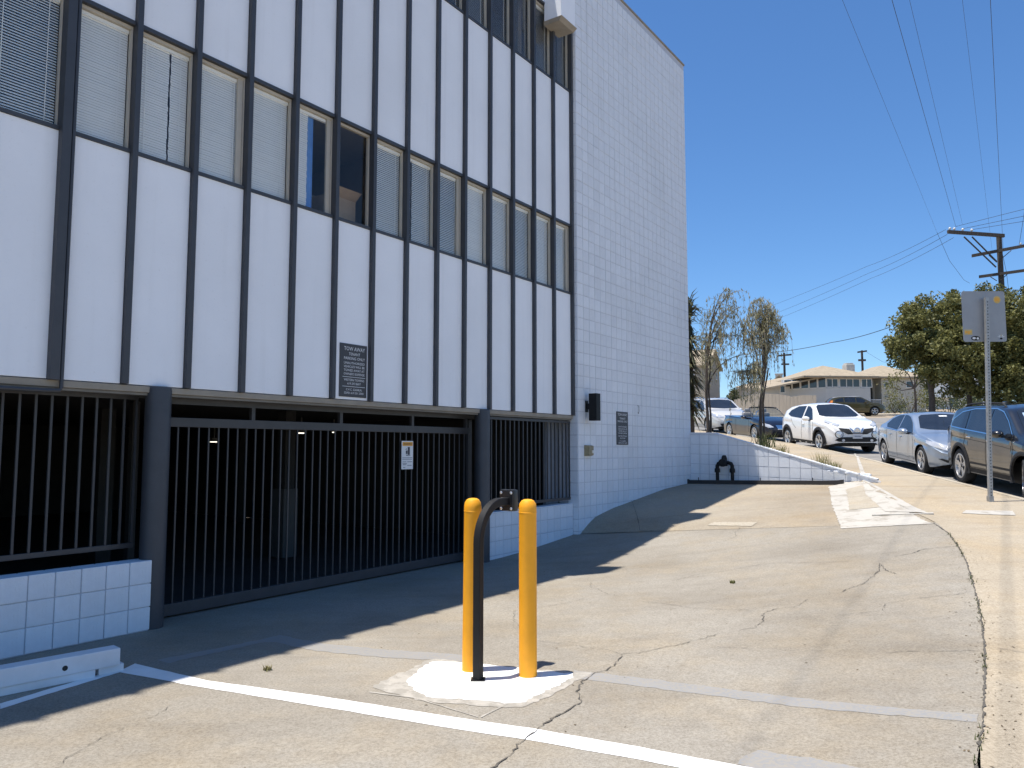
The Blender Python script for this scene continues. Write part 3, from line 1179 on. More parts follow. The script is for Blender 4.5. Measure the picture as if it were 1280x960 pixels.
zb0 = rwA.z
TOPS = [(-.05, 1.95), (0.55, 1.94), (1.51, 1.66), (2.38, 1.40), (3.43, 1.10), (3.8, 1.00)]
core = [(-.05, -.5)] + [(3.8, -.5)] + [(t, z - zb0 - .012) for t, z in TOPS[::-1]]
MB().prism(core, .010, .19).build('core', M_MORTAR, rw)
cap = [(t, z - zb0 + .012) for t, z in TOPS] + [(t, z - zb0 - .012) for t, z in TOPS[::-1]]
mb = MB()
for (t0, za), (t1, zc) in zip(TOPS[:-1], TOPS[1:]):
    mb.add([(t0, -.012, za - zb0 - .013), (t1, -.012, zc - zb0 - .013), (t1, -.012, zc - zb0 + .010), (t0, -.012, za - zb0 + .010),
            (t0, .20, za - zb0 - .013), (t1, .20, zc - zb0 - .013), (t1, .20, zc - zb0 + .010), (t0, .20, za - zb0 + .010)],
           [(0, 1, 2, 3), (4, 7, 6, 5), (3, 2, 6, 7), (0, 4, 5, 1)])
mb.build('wall_cap', M_BLOCK, rw)
W = .215
for r in range(-1, 6):
    for c in range(18):
        t0, t1 = c * W + .005, (c + 1) * W - .005
        sag = -.030 * 1.0
        z0, z1 = r * W + .005, (r + 1) * W - .005
        poly = [(t0, z0 + sag * t0), (t1, z0 + sag * t1), (t1, z1 + sag * t1), (t0, z1 + sag * t0)]
        ok = True
        for (ta, za), (tb, zc) in zip(TOPS[:-1], TOPS[1:]):
            if tb < t0 or ta > t1:
                continue
            m_ = (zc - za) / (tb - ta)
            poly = clip_poly(poly, lambda p: (za - zb0 - .014 + m_ * (p[0] - ta)) - p[1]) if len(poly) > 2 else []
        if len(poly) < 3:
            continue
        zs = [p[1] for p in poly]
        if max(zs) - min(zs) < .02 or max(zs) < -.05:
            continue
        MB().prism(poly, .001 + rnd.uniform(-.002, .002), .02).build('block', M_BLOCK, rw)

# black timber lying along the foot of the retaining wall
a, b = rwA + rwDir * -.12 - DV * .16, rwA + rwDir * 3.22 - DV * .16
a.z, b.z = gz_at(a.x, a.y), gz_at(b.x, b.y)
tb = empty('timber_edging', a, math.atan2(b.y - a.y, b.x - a.x), 'black painted timber edging lying at the foot of the retaining wall', 'timber')
Lb = (b - a).length
slope = (b.z - a.z) / Lb
mb = MB()
ca_, sa_ = math.cos(tb.rotation_euler.z), math.sin(tb.rotation_euler.z)


def tz(x):
    return max(gz_at(a.x + x * ca_ - yy * sa_, a.y + x * sa_ + yy * ca_) for yy in (-.05, .05)) - a.z


vs, fs = [], []
for i in range(25):
    x = Lb * i / 24
    z = tz(x)
    o_ = .008 * math.sin(x * 3)
    vs += [(x, -.05 + o_, z - .04), (x, .05 + o_, z - .04), (x, .05 + o_, z + .075), (x, -.05 + o_, z + .075)]
for i in range(24):
    fs += [(4 * i + k, 4 * i + (k + 1) % 4, 4 * i + 4 + (k + 1) % 4, 4 * i + 4 + k) for k in range(4)]
fs += [(0, 1, 2, 3), (99, 98, 97, 96)]
mb.add(vs, fs)
mb.build('beam', M_WOODB, tb)
for t in (.35, 1.7, 2.75):
    MB().lathe([(.009, .0), (.009, .10), (.0, .105)], 8, (t, .03, tz(t) + .03)).build('stake', M_BLACK, tb)

# fire department inlet in front of the retaining wall
p = rwA + rwDir * .82 - DV * .12
p.z = gz_at(p.x, p.y) - .02
fd = empty('fire_inlet', p, math.atan2(rwDir.y, rwDir.x), 'black two-legged fire pipe inlet in front of the retaining wall', 'standpipe')
for x in (-.165, .165):
    MB().tube([(x, 0, 0), (x, 0, .30)], .036, 14).build('pipe', M_BLACK, fd, smooth=True)
    MB().lathe([(.055, .26), (.058, .27), (.058, .33), (.05, .35)], 16, (x, 0, 0)).build('collar', M_BLACK, fd, smooth=True)
MB().tube([(-.165, 0, .30), (-.165, 0, .40), (-.14, 0, .45), (-.08, 0, .47), (.08, 0, .47), (.14, 0, .45), (.165, 0, .40), (.165, 0, .30)], .04, 12).build('crosspipe', M_BLACK, fd, smooth=True)
hd = MB().lathe([(.05, -.16), (.085, -.15), (.085, -.09), (.06, -.07), (.06, .06), (.03, .09)], 18, (0, 0, .47), 'y').build('inlet_body', M_BLACK, fd, smooth=True)
MB().lathe([(.06, 0), (.06, .05), (.045, .09), (.03, .11)], 14, (0, -.02, .52)).build('valve_cap', M_BLACK, fd, smooth=True)
MB().bbox(-.1, .1, -.14, -.09, .40, .44, .01).build('lug', M_BLACK, hd)

# ------------------------------------------------------------------ signs and fittings on the building
sg = bempty('tow_sign', 6.315, .002, 2.20, 'dark grey TOW AWAY tenant parking sign on a white facade panel above the gate', 'sign')
MB().bbox(-.215, .215, -.008, 0, 0, .625, .004).build('plate', M_SIGNG, sg)
tx = [('TOW AWAY', 0, .545, .045, .33), ('TENANT', 0, .490, .033, .18), ('PARKING ONLY', 0, .438, .033, .33), ('UNAUTHORIZED', 0, .386, .027, .33), ('VEHICLES WILL BE', 0, .343, .027, .33),
      ('TOWED AWAY AT', 0, .300, .027, .33), ("OWNER'S EXPENSE", 0, .257, .027, .33), ('WESTERN TOWING', 0, .188, .026, .32), ('619.297.8697', 0, .145, .026, .21), ('C.V.C. 22658(A)', 0, .076, .024, .25), ('SDPD 619.531.2000', 0, .036, .024, .31)]
text_mesh(tx, 'lettering', M_LETTER, sg, lambda v: (v[0] + .012, -.0095, v[2]))
for z in (.232, .120):
    MB().box(-.17, .19, -.0095, -.0085, z, z + .005).build('rule', M_LETTER, sg)

s2 = bempty('tow_sign', 13.06, WN + .004, 1.67, 'narrow dark grey towing notice on the white block end wall', 'sign')
MB().bbox(-.235, .235, -.010, 0, 0, .62, .004).build('plate', M_SIGNG, s2)
tx2 = [('TOW AWAY', 0, .54, .050, .38), ('TENANT PARKING', 0, .475, .036, .40), ('PARKING ONLY', 0, .420, .036, .40), ('TENANT', 0, .372, .026, .16), ('UNAUTHORIZED', 0, .325, .026, .34), ('VEHICLES WILL BE', 0, .283, .026, .36),
       ('TOWED AWAY AT', 0, .243, .026, .34), ("OWNER'S EXPENSE", 0, .203, .026, .36), ('WESTERN TOWING', 0, .150, .026, .36), ('619.297.8697', 0, .110, .026, .22), ('C.V.C. 22658(A)', 0, .060, .024, .26), ('SDPD 619.531.2000', 0, .022, .024, .36)]
tx2 = [t for t in tx2 if t[0] != 'TENANT PARKING' and not (t[0] == 'TENANT')] + [('TENANT', 0, .475, .036, .24)]
text_mesh(tx2, 'lettering', M_LETTER, s2, lambda v: (v[0], -.0115, v[2]))

ws = bempty('gate_warning_sign', 7.52, -.235, 1.33, 'small white warning notice with orange header wired to the gate bars', 'sign')
MB().bbox(-.11, .11, -.006, .0, 0, .37, .002).build('plate', M_SIGNW, ws)
hdr = MB().box(-.095, .10, -.0075, -.0062, .305, .355).build('header', M_ORANGE, ws)
text_mesh([('WARNING', 0, .316, .026, .16)], 'lettering', M_INK, hdr, lambda v: (v[0] + .003, -.0090, v[2]))
mb = MB()
mb.box(.005, .045, -.0075, -.0062, .19, .29).box(-.03, .0, -.0075, -.0062, .20, .245)
mb.prism([(-.035, .19), (.055, .185), (.05, .178), (-.02, .178)], -.0075, -.0062).prism([(-.04, .255), (-.015, .275), (-.02, .255)], -.0075, -.0062)
tag(mb.build('pictogram', M_INK, ws), kind='stuff')
mb = MB()
for z, a, b in ((.145, -.095, .095), (.125, -.095, .09), (.092, -.09, -.02), (.092, .0, .09), (.070, -.09, -.01), (.055, -.085, -.02), (.045, .0, .08), (.02, -.08, -.04)):
    mb.box(a, b, -.0075, -.0062, z, z + .010)
tag(mb.build('print_lines', M_GREYINK, ws), kind='stuff')

sc = bempty('wall_lamp', 11.715, WN, 2.08, 'black box wall lamp bracketed to the white block end wall', 'lamp')
MB().bbox(-.075, .075, -.235, -.085, 0, .47, .004).build('housing', M_BLACK, sc)
MB().bbox(-.03, .03, -.09, 0, .20, .30, .004).build('bracket', M_BLACK, sc)
MB().box(-.05, .05, -.01, -.001, .15, .35).build('wall_plate', M_BLACK, sc)
ic = bempty('call_box', 11.74, WN, 1.47, 'small brass coloured call box on the block wall below the wall lamp', 'call box')
mb = MB()
mb.add([(-.12, 0, 0), (.13, 0, 0), (.13, 0, .19), (-.12, 0, .19), (-.10, -.09, .015), (.11, -.06, .015), (.11, -.06, .175), (-.10, -.09, .175)],
       [(3, 2, 1, 0), (4, 5, 6, 7), (0, 1, 5, 4), (1, 2, 6, 5), (2, 3, 7, 6), (3, 0, 4, 7)])
mb.build('housing', M_BRASS, ic)
MB().box(.02, .08, -.085, -.06, .05, .10).build('button', M_SCREW, ic)
hk = bempty('wall_hook', 13.73, WN, 2.28, 'small wire hook on the block wall above the towing notice', 'hook')
MB().tube([(0, -.005, .16), (.01, -.03, .15), (.015, -.03, .05), (-.01, -.03, .0), (-.02, -.03, .03)], .008, 6).build('wire', M_GALV, hk)

# ------------------------------------------------------------------ things on the driveway


def bollard(px, py, lean, label):
    p = gp(px, py)
    t = empty('bollard', p, 0, label, 'bollard', 'yellow bollards beside the card reader')
    h = 1.235
    r = .0635
    mb = MB()
    n = 14                                   # the sleeve is fluted: flat facets
    prof = [(r + .001, -.03), (r + .001, .0), (r, .05), (r, h - .10), (r + .0006, h - .095), (r + .0006, h - .06), (r - .004, h - .03), (r - .018, h - .009), (r - .036, h), (.0, h + .003)]
    mb.lathe(prof, 28)
    mb.v = [(x + lean * z, y, z) for x, y, z in mb.v]
    s = mb.build('sleeve', M_YEL, t, smooth=25)
    mb = MB().lathe([(r + .0004, h - .096), (r + .0022, h - .092), (r + .0004, h - .088)], 28)
    mb.v = [(x + lean * z, y, z) for x, y, z in mb.v]
    mb.build('ring', M_YEL, s, smooth=True)
    return t


bollard(660, 845, 0.0, 'yellow bollard standing right of the card reader post, in full view')
bollard(588.5, 838, 0.008, 'yellow bollard half hidden behind the black card reader post')

p = gp(597.5, 850)
ps = empty('card_reader_post', p, R(0), 'black bent steel post carrying a card reader between the yellow bollards', 'card reader')
# square tube bent over towards the right
path = [(0, 0, 0), (0, 0, .5), (0, 0, .93)]
for k in range(1, 11):
    t = R(90) * k / 10
    path.append((.27 * (1 - math.cos(t)), 0, .93 + .28 * math.sin(t)))
path.append((.37, 0, 1.21))
mb = MB()
hw = .028
vs = []
for i, q in enumerate(path):
    a, b = Vector(path[max(i - 1, 0)]), Vector(path[min(i + 1, len(path) - 1)])
    d = (b - a).normalized()
    nrm = Vector((d.z, 0, -d.x))
    for sx, sy in ((-1, -1), (1, -1), (1, 1), (-1, 1)):
        vs.append(Vector(q) + nrm * hw * sx + Vector((0, hw * sy, 0)))
fs = [(i * 4 + k, i * 4 + (k + 1) % 4, i * 4 + 4 + (k + 1) % 4, i * 4 + 4 + k) for i in range(len(path) - 1) for k in range(4)]
fs += [(3, 2, 1, 0), tuple((len(path) - 1) * 4 + k for k in range(4))]
yaw = Matrix.Rotation(R(58), 4, 'Z')
mb.add([yaw @ v for v in vs], fs)
post = mb.build('post', M_BLACK, ps, smooth=30)
md = post.modifiers.new('bevel', 'BEVEL')
md.width = .006
md.segments = 2
md.limit_method = 'ANGLE'
MB().bbox(-.05, .05, -.05, .05, -.004, .008, .003).build('base_plate', M_BLACK, ps)
rd = MB()
rd.bbox(.375, .435, -.062, .062, 1.135, 1.295, .012)
rd.v = [tuple(yaw @ Vector(v)) for v in rd.v]
reader = rd.build('reader_box', M_PLAS, ps, smooth=True)
bk = MB().bbox(.362, .3745, -.058, .058, 1.14, 1.29, .003)
bk.v = [tuple(yaw @ Vector(v)) for v in bk.v]
bk.build('back_plate', M_PLAS, reader)
for y in (-.044, .044):
    for z in (1.155, 1.272):
        q = MB().lathe([(.011, -.006), (.011, 0), (.006, .003)], 10, (0, 0, 0), 'x')
        q.v = [tuple(yaw @ Vector((.3615 - v[0] - .002, v[1] + y, v[2] + z))) for v in q.v]
        q.build('screw', M_SCREW, reader)

# white timber wheel stop at far left
a, b = gp(-60, 880), gp(149, 838)
wsx = empty('wheel_stop', a, math.atan2(b.y - a.y, b.x - a.x), 'white painted timber wheel stop on packing blocks at the left edge', 'wheel stop')
Lw = (b - a).length
mb = MB().bbox(0, Lw - .02, -.065, .065, .055, .175, .008)
mb.build('beam', M_STOP, wsx)
MB().bbox(Lw - .55, Lw - .18, -.055, .06, 0.0, .054, .004).build('packing_block', M_STOP, wsx)
MB().bbox(Lw - .15, Lw + .02, -.03, .05, 0.0, .054, .004).build('packing_block', M_STOP, wsx)
MB().bbox(.10, .45, -.055, .06, 0.0, .054, .004).build('packing_block', M_STOP, wsx)
MB().lathe([(.018, -.0665), (.018, -.0645)], 12, (Lw - .38, 0, .105), 'y').build('bolt_hole', M_HOLE, wsx)

# street sign seen from behind
p = gp(1238, 627)
st = empty('street_sign', p, 0, 'back of a grey metal street sign on a perforated post by the kerb', 'sign')
top = at(1233, 372, p.y)
H = top.z - p.z
tilt = (top.x - p.x) / H
post = MB()
post.box(-.028, .028, -.028, .028, -.05, H)
post.v = [(x + tilt * z, y, z) for x, y, z in post.v]
post = post.build('post', M_GALV, st)
mb = MB()
z = .10
while z < H - .03:
    mb.box(tilt * z - .008, tilt * z + .008, -.0295, -.027, z - .008, z + .008)
    z += .0508
tag(mb.build('post_holes', M_HOLE, post), kind='stuff')
MB().box(-.037, .037, -.037, .037, -.04, .09).build('post_sleeve', M_GALV, st)
pz0, pz1 = at(1233, 427, p.y).z - p.z, at(1233, 363.5, p.y).z - p.z
px0, px1 = at(1204.5, 400, p.y).x - p.x, at(1262.5, 400, p.y).x - p.x


def rrect(x0, x1, z0, z1, r, n=5):
    out = []
    for cx, cz, a0 in ((x1 - r, z1 - r, 0), (x0 + r, z1 - r, 90), (x0 + r, z0 + r, 180), (x1 - r, z0 + r, 270)):
        for k in range(n + 1):
            t = R(a0 + 90 * k / n)
            out.append((cx + r * math.cos(t), cz + r * math.sin(t)))
    return out


mb = MB().prism(rrect(px0, px1, pz0, pz1, .04), .030, .034)
mb.v = [(x, y + (x - px0) * .10, z + (x - px0) * .02) for x, y, z in mb.v]
plate = mb.build('plate', M_ALU, st)


def sticker(poly, name, m, lift):
    mb = MB().prism([(px0 + (px1 - px0) * a, pz1 - (pz1 - pz0) * b) for a, b in poly], .0295 - lift, .0299)
    mb.v = [(x, y + (x - px0) * .10, z + (x - px0) * .02) for x, y, z in mb.v]
    return mb.build(name, m, plate)


def ell(cx, cy, rx, ry, n=20):
    return [(cx + rx * math.cos(2 * math.pi * k / n), cy + ry * math.sin(2 * math.pi * k / n)) for k in range(n)]


M_STK = mat('sticker_yellow', (0.55, 0.42, 0.16), .5)
sticker(ell(.82, .17, .085, .075), 'sticker', M_STK, .0005)
for k in range(11):
    t = 2 * math.pi * k / 11
    sticker(ell(.82 + .055 * math.cos(t), .17 + .05 * math.sin(t), .012, .011, 8), 'sticker_dot', M_ORANGE, .0012)
sticker([(.77, .14), (.86, .14), (.86, .20), (.77, .20)], 'sticker_mark', M_ORANGE, .0010)
sticker([(.03, .76), (.21, .76), (.21, .86), (.03, .86)], 'sticker', M_STK, .0005)
for a0, b0, a1, b1 in ((.05, .79, .10, .83), (.11, .79, .15, .85), (.16, .79, .19, .82)):
    sticker([(a0, b0), (a1, b0), (a1, b1), (a0, b1)], 'sticker_mark', M_ORANGE, .0010)
sticker(ell(.28, .93, .105, .045), 'sticker', M_BLACK, .0005)
sticker(ell(.245, .93, .04, .022), 'sticker_mark', M_SIGNW, .0010)
sticker(ell(.33, .935, .03, .022), 'sticker_mark', M_SIGNW, .0010)
sticker(ell(.87, .94, .03, .018), 'sticker', M_BLACK, .0005)
for k in range(5):
    t = R(200 + 35 * k)
    c, s_ = math.cos(t), math.sin(t)
    sticker([(.87 + .03 * c - .008 * s_, .92 + .03 * s_ + .008 * c), (.87 + .095 * c, .92 + .075 * s_), (.87 + .03 * c + .008 * s_, .92 + .03 * s_ - .008 * c)], 'sticker_mark', M_SIGNW if k != 2 else M_STK, .0005)

# ------------------------------------------------------------------ cars
M_TYRE = mat('tyre_rubber', (0.020, 0.020, 0.021), 0.8, var=0.2, scale=20)
M_RIM = mat('alloy_rim', (0.55, 0.55, 0.56), 0.3, metal=0.8, var=0.05)
M_CGLASS = mat('car_glass', (0.018, 0.022, 0.028), 0.04, var=0.3, scale=2, spec=0.8)
M_UNDER = mat('underbody_black', (0.012, 0.012, 0.013), 0.7, var=0.1)
M_LAMP = mat('lamp_lens', (0.62, 0.63, 0.64), 0.12, metal=0.3, var=0.12, scale=14, coat=1.0)
M_TAIL = mat('tail_lens', (0.35, 0.02, 0.015), 0.15, var=0.1, coat=1.0)
M_AMBER = mat('amber_lens', (0.75, 0.25, 0.03), 0.2, var=0.1, coat=1.0)
M_PLATE = mat('number_plate', (0.62, 0.62, 0.62), 0.5, var=0.05)
M_SEAM = mat('panel_seam', (0.015, 0.015, 0.016), 0.8)
M_CHROME = mat('chrome', (0.8, 0.8, 0.8), 0.15, metal=1.0, var=0.02)
M_LEATH = mat('seat_leather', (0.30, 0.29, 0.28), 0.6, var=0.1)
M_SHADE = mat('sun_shade', (0.42, 0.55, 0.72), 0.35, metal=0.3, var=0.3, scale=3)


class Car:
    def __init__(self, name, loc, heading, pitch, label, paint, sp):
        self.sp = sp
        self.paint = paint
        self.root = empty(name, loc, 0, label, 'car', 'cars on the hillside street')
        self.root.rotation_mode = 'XYZ'
        self.root.rotation_euler = (0, pitch, heading)
        self.body()

    def bottom(self, x):
        sp = self.sp
        L = sp['L'] / 2
        z = sp['sill'] + max(0, abs(x) - (L - .55)) ** 2 * .35
        for xw in (sp['xf'], sp['xr']):
            d = abs(x - xw)
            if d < sp['Ra']:
                z = max(z, sp['r'] + math.sqrt(sp['Ra'] ** 2 - d * d))
        return z

    def half(self, x):
        sp = self.sp
        zt = self.top(x)
        zbelt = min(interp(sp['belt'], x), zt - .03)
        zb = min(self.bottom(x), zbelt - .04)
        Wd = interp(sp['plan'], x)
        out = []
        s0 = sp['sill']
        for k in range(9):
            z = zb + (zbelt - zb) * k / 8
            h = max(0, min(1, (z - s0) / (zbelt - s0)))
            y = Wd * (.945 + .055 * math.sin(math.pi * (.12 + .62 * h)) - .018 * math.exp(-((h - .80) / .05) ** 2))
            if h < .12:
                y -= (.12 - h) * .15
            out.append((y, z))
        yb = out[-1][0]
        h2 = zt - zbelt
        r = min(.10, .45 * h2)
        tum = sp.get('tum', .40)
        for k in range(1, 6):
            z = zbelt + (h2 - r) * k / 5
            out.append((yb - .012 - (z - zbelt) * tum - .05 * max(0, (z - zbelt) - .3) ** 2, z))
        ys, zs = out[-1]
        crown = min(.045, .4 * r + .006)
        rr = max(.03, r * 1.15) if h2 > .12 else .05
        for k in range(1, 4):
            t = R(90) * k / 4
            out.append((ys - rr * (1 - math.cos(t)), zs + (r - crown) * math.sin(t)))
        yt, ztt = ys - rr, zt - crown
        for k in range(0, 4):
            f = 1 - k / 3
            out.append((yt * f, zt - crown * f * f))
        return out

    def top(self, x):
        return interp(self.tops, x)

    def body(self):
        sp = self.sp
        L = sp['L'] / 2
        # smooth the top line
        xs = np.linspace(-L, L, 241)
        zz = np.interp(xs, [p[0] for p in sp['top']], [p[1] for p in sp['top']])
        k = np.ones(9) / 9
        zp = np.r_[[zz[0]] * 4, zz, [zz[-1]] * 4]
        zs = np.convolve(zp, k, 'valid')
        self.tops = list(zip(xs, zs))
        st = set(np.round(np.linspace(-L, L, 74), 4))
        for e in (-1, 1):
            st |= set(np.round(e * (L - np.array([.005, .015, .03, .05, .08, .12])), 4))
        for xw in (sp['xf'], sp['xr']):
            st |= set(np.round(xw + sp['Ra'] * np.cos(np.linspace(0, math.pi, 23)), 4))
            st |= {round(xw - sp['Ra'] - .003, 4), round(xw + sp['Ra'] + .003, 4)}
        st = sorted(st)
        mb = MB()
        rows = []
        for x in st:
            h = self.half(x)
            rows.append([(x, -y, z) for y, z in h] + [(x, y, z) for y, z in h[:-1][::-1]])
        n = len(rows[0])
        vs = [p for r_ in rows for p in r_]
        fs = [(i * n + j, i * n + j + 1, (i + 1) * n + j + 1, (i + 1) * n + j) for i in range(len(rows) - 1) for j in range(n - 1)]
        fs += [tuple(range(n)), tuple((len(rows) - 1) * n + j for j in range(n))[::-1]]
        mb.add(vs, fs)
        self.bodyo = mb.build('body', self.paint, self.root, smooth=28)
        self.bvh = BVHTree.FromPolygons([Vector(v) for v in mb.v], mb.f)
        MB().box(-L + .25, L - .3, -sp['W'] * .40, sp['W'] * .40, sp['sill'] - .03, .62).build('underbody', M_UNDER, self.root)
        for xw in (sp['xf'], sp['xr']):
            for sy in (-1, 1):
                self.wheel(xw, sy, sp.get('steer', 0) if xw == sp['xf'] else 0)

    def wheel(self, x, sy, steer):
        sp = self.sp
        r = sp['r']
        w = .11
        yc = sp['W'] / 2 - w - .025
        o = empty('wheel', (x, sy * yc, r), steer)
        o.parent = self.root
        rr = r * .70
        prof = [(rr, -w + .01), (r * .9, -w), (r * .97, -w + .015), (r, -w + .045), (r, w - .045), (r * .97, w - .015), (r * .9, w), (rr, w - .01)]
        MB().lathe(prof + [prof[0]], 36, (0, 0, 0), 'y', caps=False).build('tyre', M_TYRE, o, smooth=True)
        mb = MB()
        yo = sy * (w - .012)
        # rim ring
        n = 36
        for k in range(n):
            a, b = 2 * math.pi * k / n, 2 * math.pi * (k + 1) / n
            q = []
            for rad, y in ((rr + .004, yo + sy * .006), (rr - .025, yo + sy * .008), (rr - .04, yo - sy * .05)):
                q += [(rad * math.cos(a), y, rad * math.sin(a)), (rad * math.cos(b), y, rad * math.sin(b))]
            mb.add(q, [(0, 1, 3, 2), (2, 3, 5, 4)])
        ns = sp.get('spokes', 5)
        for k in range(ns):
            for off in (-.13, .13):
                a = 2 * math.pi * k / ns + .3
                a1 = a + off
                ca, sa = math.cos(a + off * .9), math.sin(a + off * .9)
                c1, s1 = math.cos(a1), math.sin(a1)
                tx, tz = -sa, ca
                ww = .020
                q = [(.04 * c1 - tx * ww, yo - sy * .015, .04 * s1 - tz * ww), (.04 * c1 + tx * ww, yo - sy * .015, .04 * s1 + tz * ww),
                     ((rr - .02) * c1 + tx * ww, yo + sy * .004, (rr - .02) * s1 + tz * ww), ((rr - .02) * c1 - tx * ww, yo + sy * .004, (rr - .02) * s1 - tz * ww)]
                q += [(p[0], p[1] - sy * .025, p[2]) for p in q]
                mb.add(q, [(0, 1, 2, 3), (4, 7, 6, 5), (0, 4, 5, 1), (2, 6, 7, 3), (1, 5, 6, 2), (0, 3, 7, 4)])
        mb.lathe([(.055, -.012), (.05, 0), (.0, .002)], 16, (0, yo - .003, 0), 'y')
        mb.build('rim', M_RIM, o)
        MB().lathe([(rr - .03, -.01), (rr - .03, .01)], 30, (0, yo - sy * .06, 0), 'y').build('brake_disc', M_UNDER, o)

    def cast(self, p2, view, side=-1):
        if view == 'side':
            o, d = Vector((p2[0], side * 3, p2[1])), Vector((0, -side, 0))
        elif view == 'front':
            o, d = Vector((5, p2[0], p2[1])), Vector((-1, 0, 0))
        elif view == 'rear':
            o, d = Vector((-5, p2[0], p2[1])), Vector((1, 0, 0))
        else:
            o, d = Vector((p2[0], p2[1], 5)), Vector((0, 0, -1))
        h = self.bvh.ray_cast(o, d)
        if h[0] is None:
            return None, None
        n = h[1]
        if n.dot(d) > 0:
            n = -n
        return h[0], n

    def decal(self, poly, name, m, view='side', side=-1, lift=.006, step=.06, parent=None, thick=0.0):
        v2, fs = tri_fill(poly, step)
        vs = []
        bad = set()
        for i, p in enumerate(v2):
            h, n = self.cast(p, view, side)
            if h is None:
                bad.add(i)
                vs.append((0, 0, 0))
            else:
                vs.append(h + n * lift)
        fs = [f for f in fs if not bad & set(f)]
        if not fs:
            return None
        mb = MB().add(vs, fs)
        return mb.build(name, m, parent or self.bodyo, smooth=50)

    def both(self, poly, name, m, **k):
        for s in (-1, 1):
            self.decal(poly, name, m, 'side', s, **k)

    def strip(self, pts, name, m, w=.012, view='side', side=-1, lift=.004):
        """thin ribbon along a polyline"""
        path = []
        for a, b in zip(pts[:-1], pts[1:]):
            a, b = Vector(a), Vector(b)
            k = max(1, int((b - a).length / .05))
            path += [a.lerp(b, j / k) for j in range(k)]
        path.append(Vector(pts[-1]))
        vs, ok = [], []
        for i, p in enumerate(path):
            d = (path[min(i + 1, len(path) - 1)] - path[max(i - 1, 0)]).normalized()
            n2 = Vector((-d.y, d.x)) * w / 2
            for sg in (-1, 1):
                h, n = self.cast(p + n2 * sg, view, side)
                ok.append(h is not None)
                vs.append(h + n * lift if h is not None else (0, 0, 0))
        fs = [(2 * i, 2 * i + 2, 2 * i + 3, 2 * i + 1) for i in range(len(path) - 1) if all(ok[2 * i:2 * i + 4])]
        return MB().add(vs, fs).build(name, m, self.bodyo, fix=False)

    def mirror_(self, x, z, col=None):
        for s in (-1, 1):
            h, n = self.cast((x, z), 'side', s)
            if h is None:
                continue
            y0 = h.y
            mb = MB()
            # teardrop housing
            rings = []
            for k in range(7):
                t = k / 6
                xx = x + .09 - .20 * t
                rad = .085 * math.sqrt(max(0.02, 1 - (1 - t) ** 2.4))
                rings.append([(xx, y0 + s * (.13 + 1.35 * rad * math.cos(2 * math.pi * j / 12)), z + .05 + .95 * rad * math.sin(2 * math.pi * j / 12)) for j in range(12)])
            vs = [p for r_ in rings for p in r_]
            fs = [(i * 12 + j, i * 12 + (j + 1) % 12, i * 12 + 12 + (j + 1) % 12, i * 12 + 12 + j) for i in range(6) for j in range(12)]
            fs += [tuple(range(12)), tuple(72 + j for j in range(12))]
            mb.add(vs, fs)
            mb.build('mirror', col or self.paint, self.bodyo, smooth=50)
            MB().bbox(x - .05, x + .03, min(y0 - s * .03, y0 + s * .09), max(y0 - s * .03, y0 + s * .09), z - .02, z + .03, .006).build('mirror_arm', M_PLAS, self.bodyo)

    def handle(self, x, z, m=None):
        for s in (-1, 1):
            h, n = self.cast((x, z), 'side', s)
            if h is not None:
                MB().bbox(x - .09, x + .09, h.y - s * .005 if s > 0 else h.y - .030, h.y + .030 if s > 0 else h.y + .005, z - .013, z + .013, .008).build('door_handle', m or self.paint, self.bodyo)

    def arch_trim(self, m, w=.06):
        sp = self.sp
        for xw in (sp['xf'], sp['xr']):
            for s in (-1, 1):
                vs, fs = [], []
                for k in range(25):
                    t = R(-14) + R(208) * k / 24
                    ring = []
                    for q, (dr, dy) in enumerate(((-.02, -.02), (-.012, .018), (w * .5, .022), (w, .004))):
                        rad = sp['Ra'] + dr
                        x, z = xw + rad * math.cos(t), sp['r'] + rad * math.sin(t)
                        h, n = self.cast((xw + (sp['Ra'] + .03) * math.cos(t), sp['r'] + (sp['Ra'] + .03) * math.sin(t)), 'side', s)
                        yy = abs(h.y) if h is not None else sp['W'] / 2 * .97
                        ring.append((x, s * (yy + dy), z))
                    vs += ring
                for k in range(24):
                    for q in range(3):
                        fs.append((k * 4 + q, k * 4 + q + 1, k * 4 + q + 5, k * 4 + q + 4))
                MB().add(vs, fs).build('arch_trim', m, self.bodyo, smooth=True)

    def rails(self, x0, x1, y, m):
        for s in (-1, 1):
            pts = []
            for k in range(13):
                x = x0 + (x1 - x0) * k / 12
                h, n = self.cast((x, s * y), 'top')
                pts.append((x, s * y, h.z + (.05 if 0 < k < 12 else -.005)))
            MB().tube(pts, .018, 8).build('roof_rail', m, self.bodyo, smooth=True)


def side_path(z0, z1, x0, x1):
    return [(x0, z0), (x0 + (x1 - x0), z1)]


def paint(name, col, metal=0.0, rough=0.35):
    return mat(name, col, rough, metal=metal, var=0.03, scale=3, coat=1.0)


P_WHITE = paint('white_car_paint', (0.80, 0.79, 0.76))
P_SILV = paint('blue_grey_car_paint', (0.34, 0.40, 0.48), 0.55, 0.32)
P_DARK = paint('dark_blue_car_paint', (0.007, 0.007, 0.008), 0.0, 0.30)
P_NAVY = paint('navy_car_paint', (0.006, 0.008, 0.018), 0.1, 0.28)
P_CREAM = paint('champagne_car_paint', (0.62, 0.60, 0.55), 0.2, 0.35)
P_OLIVE = paint('olive_car_paint', (0.075, 0.062, 0.020), 0.4, 0.35)
STREET_PITCH = math.atan(0.07)


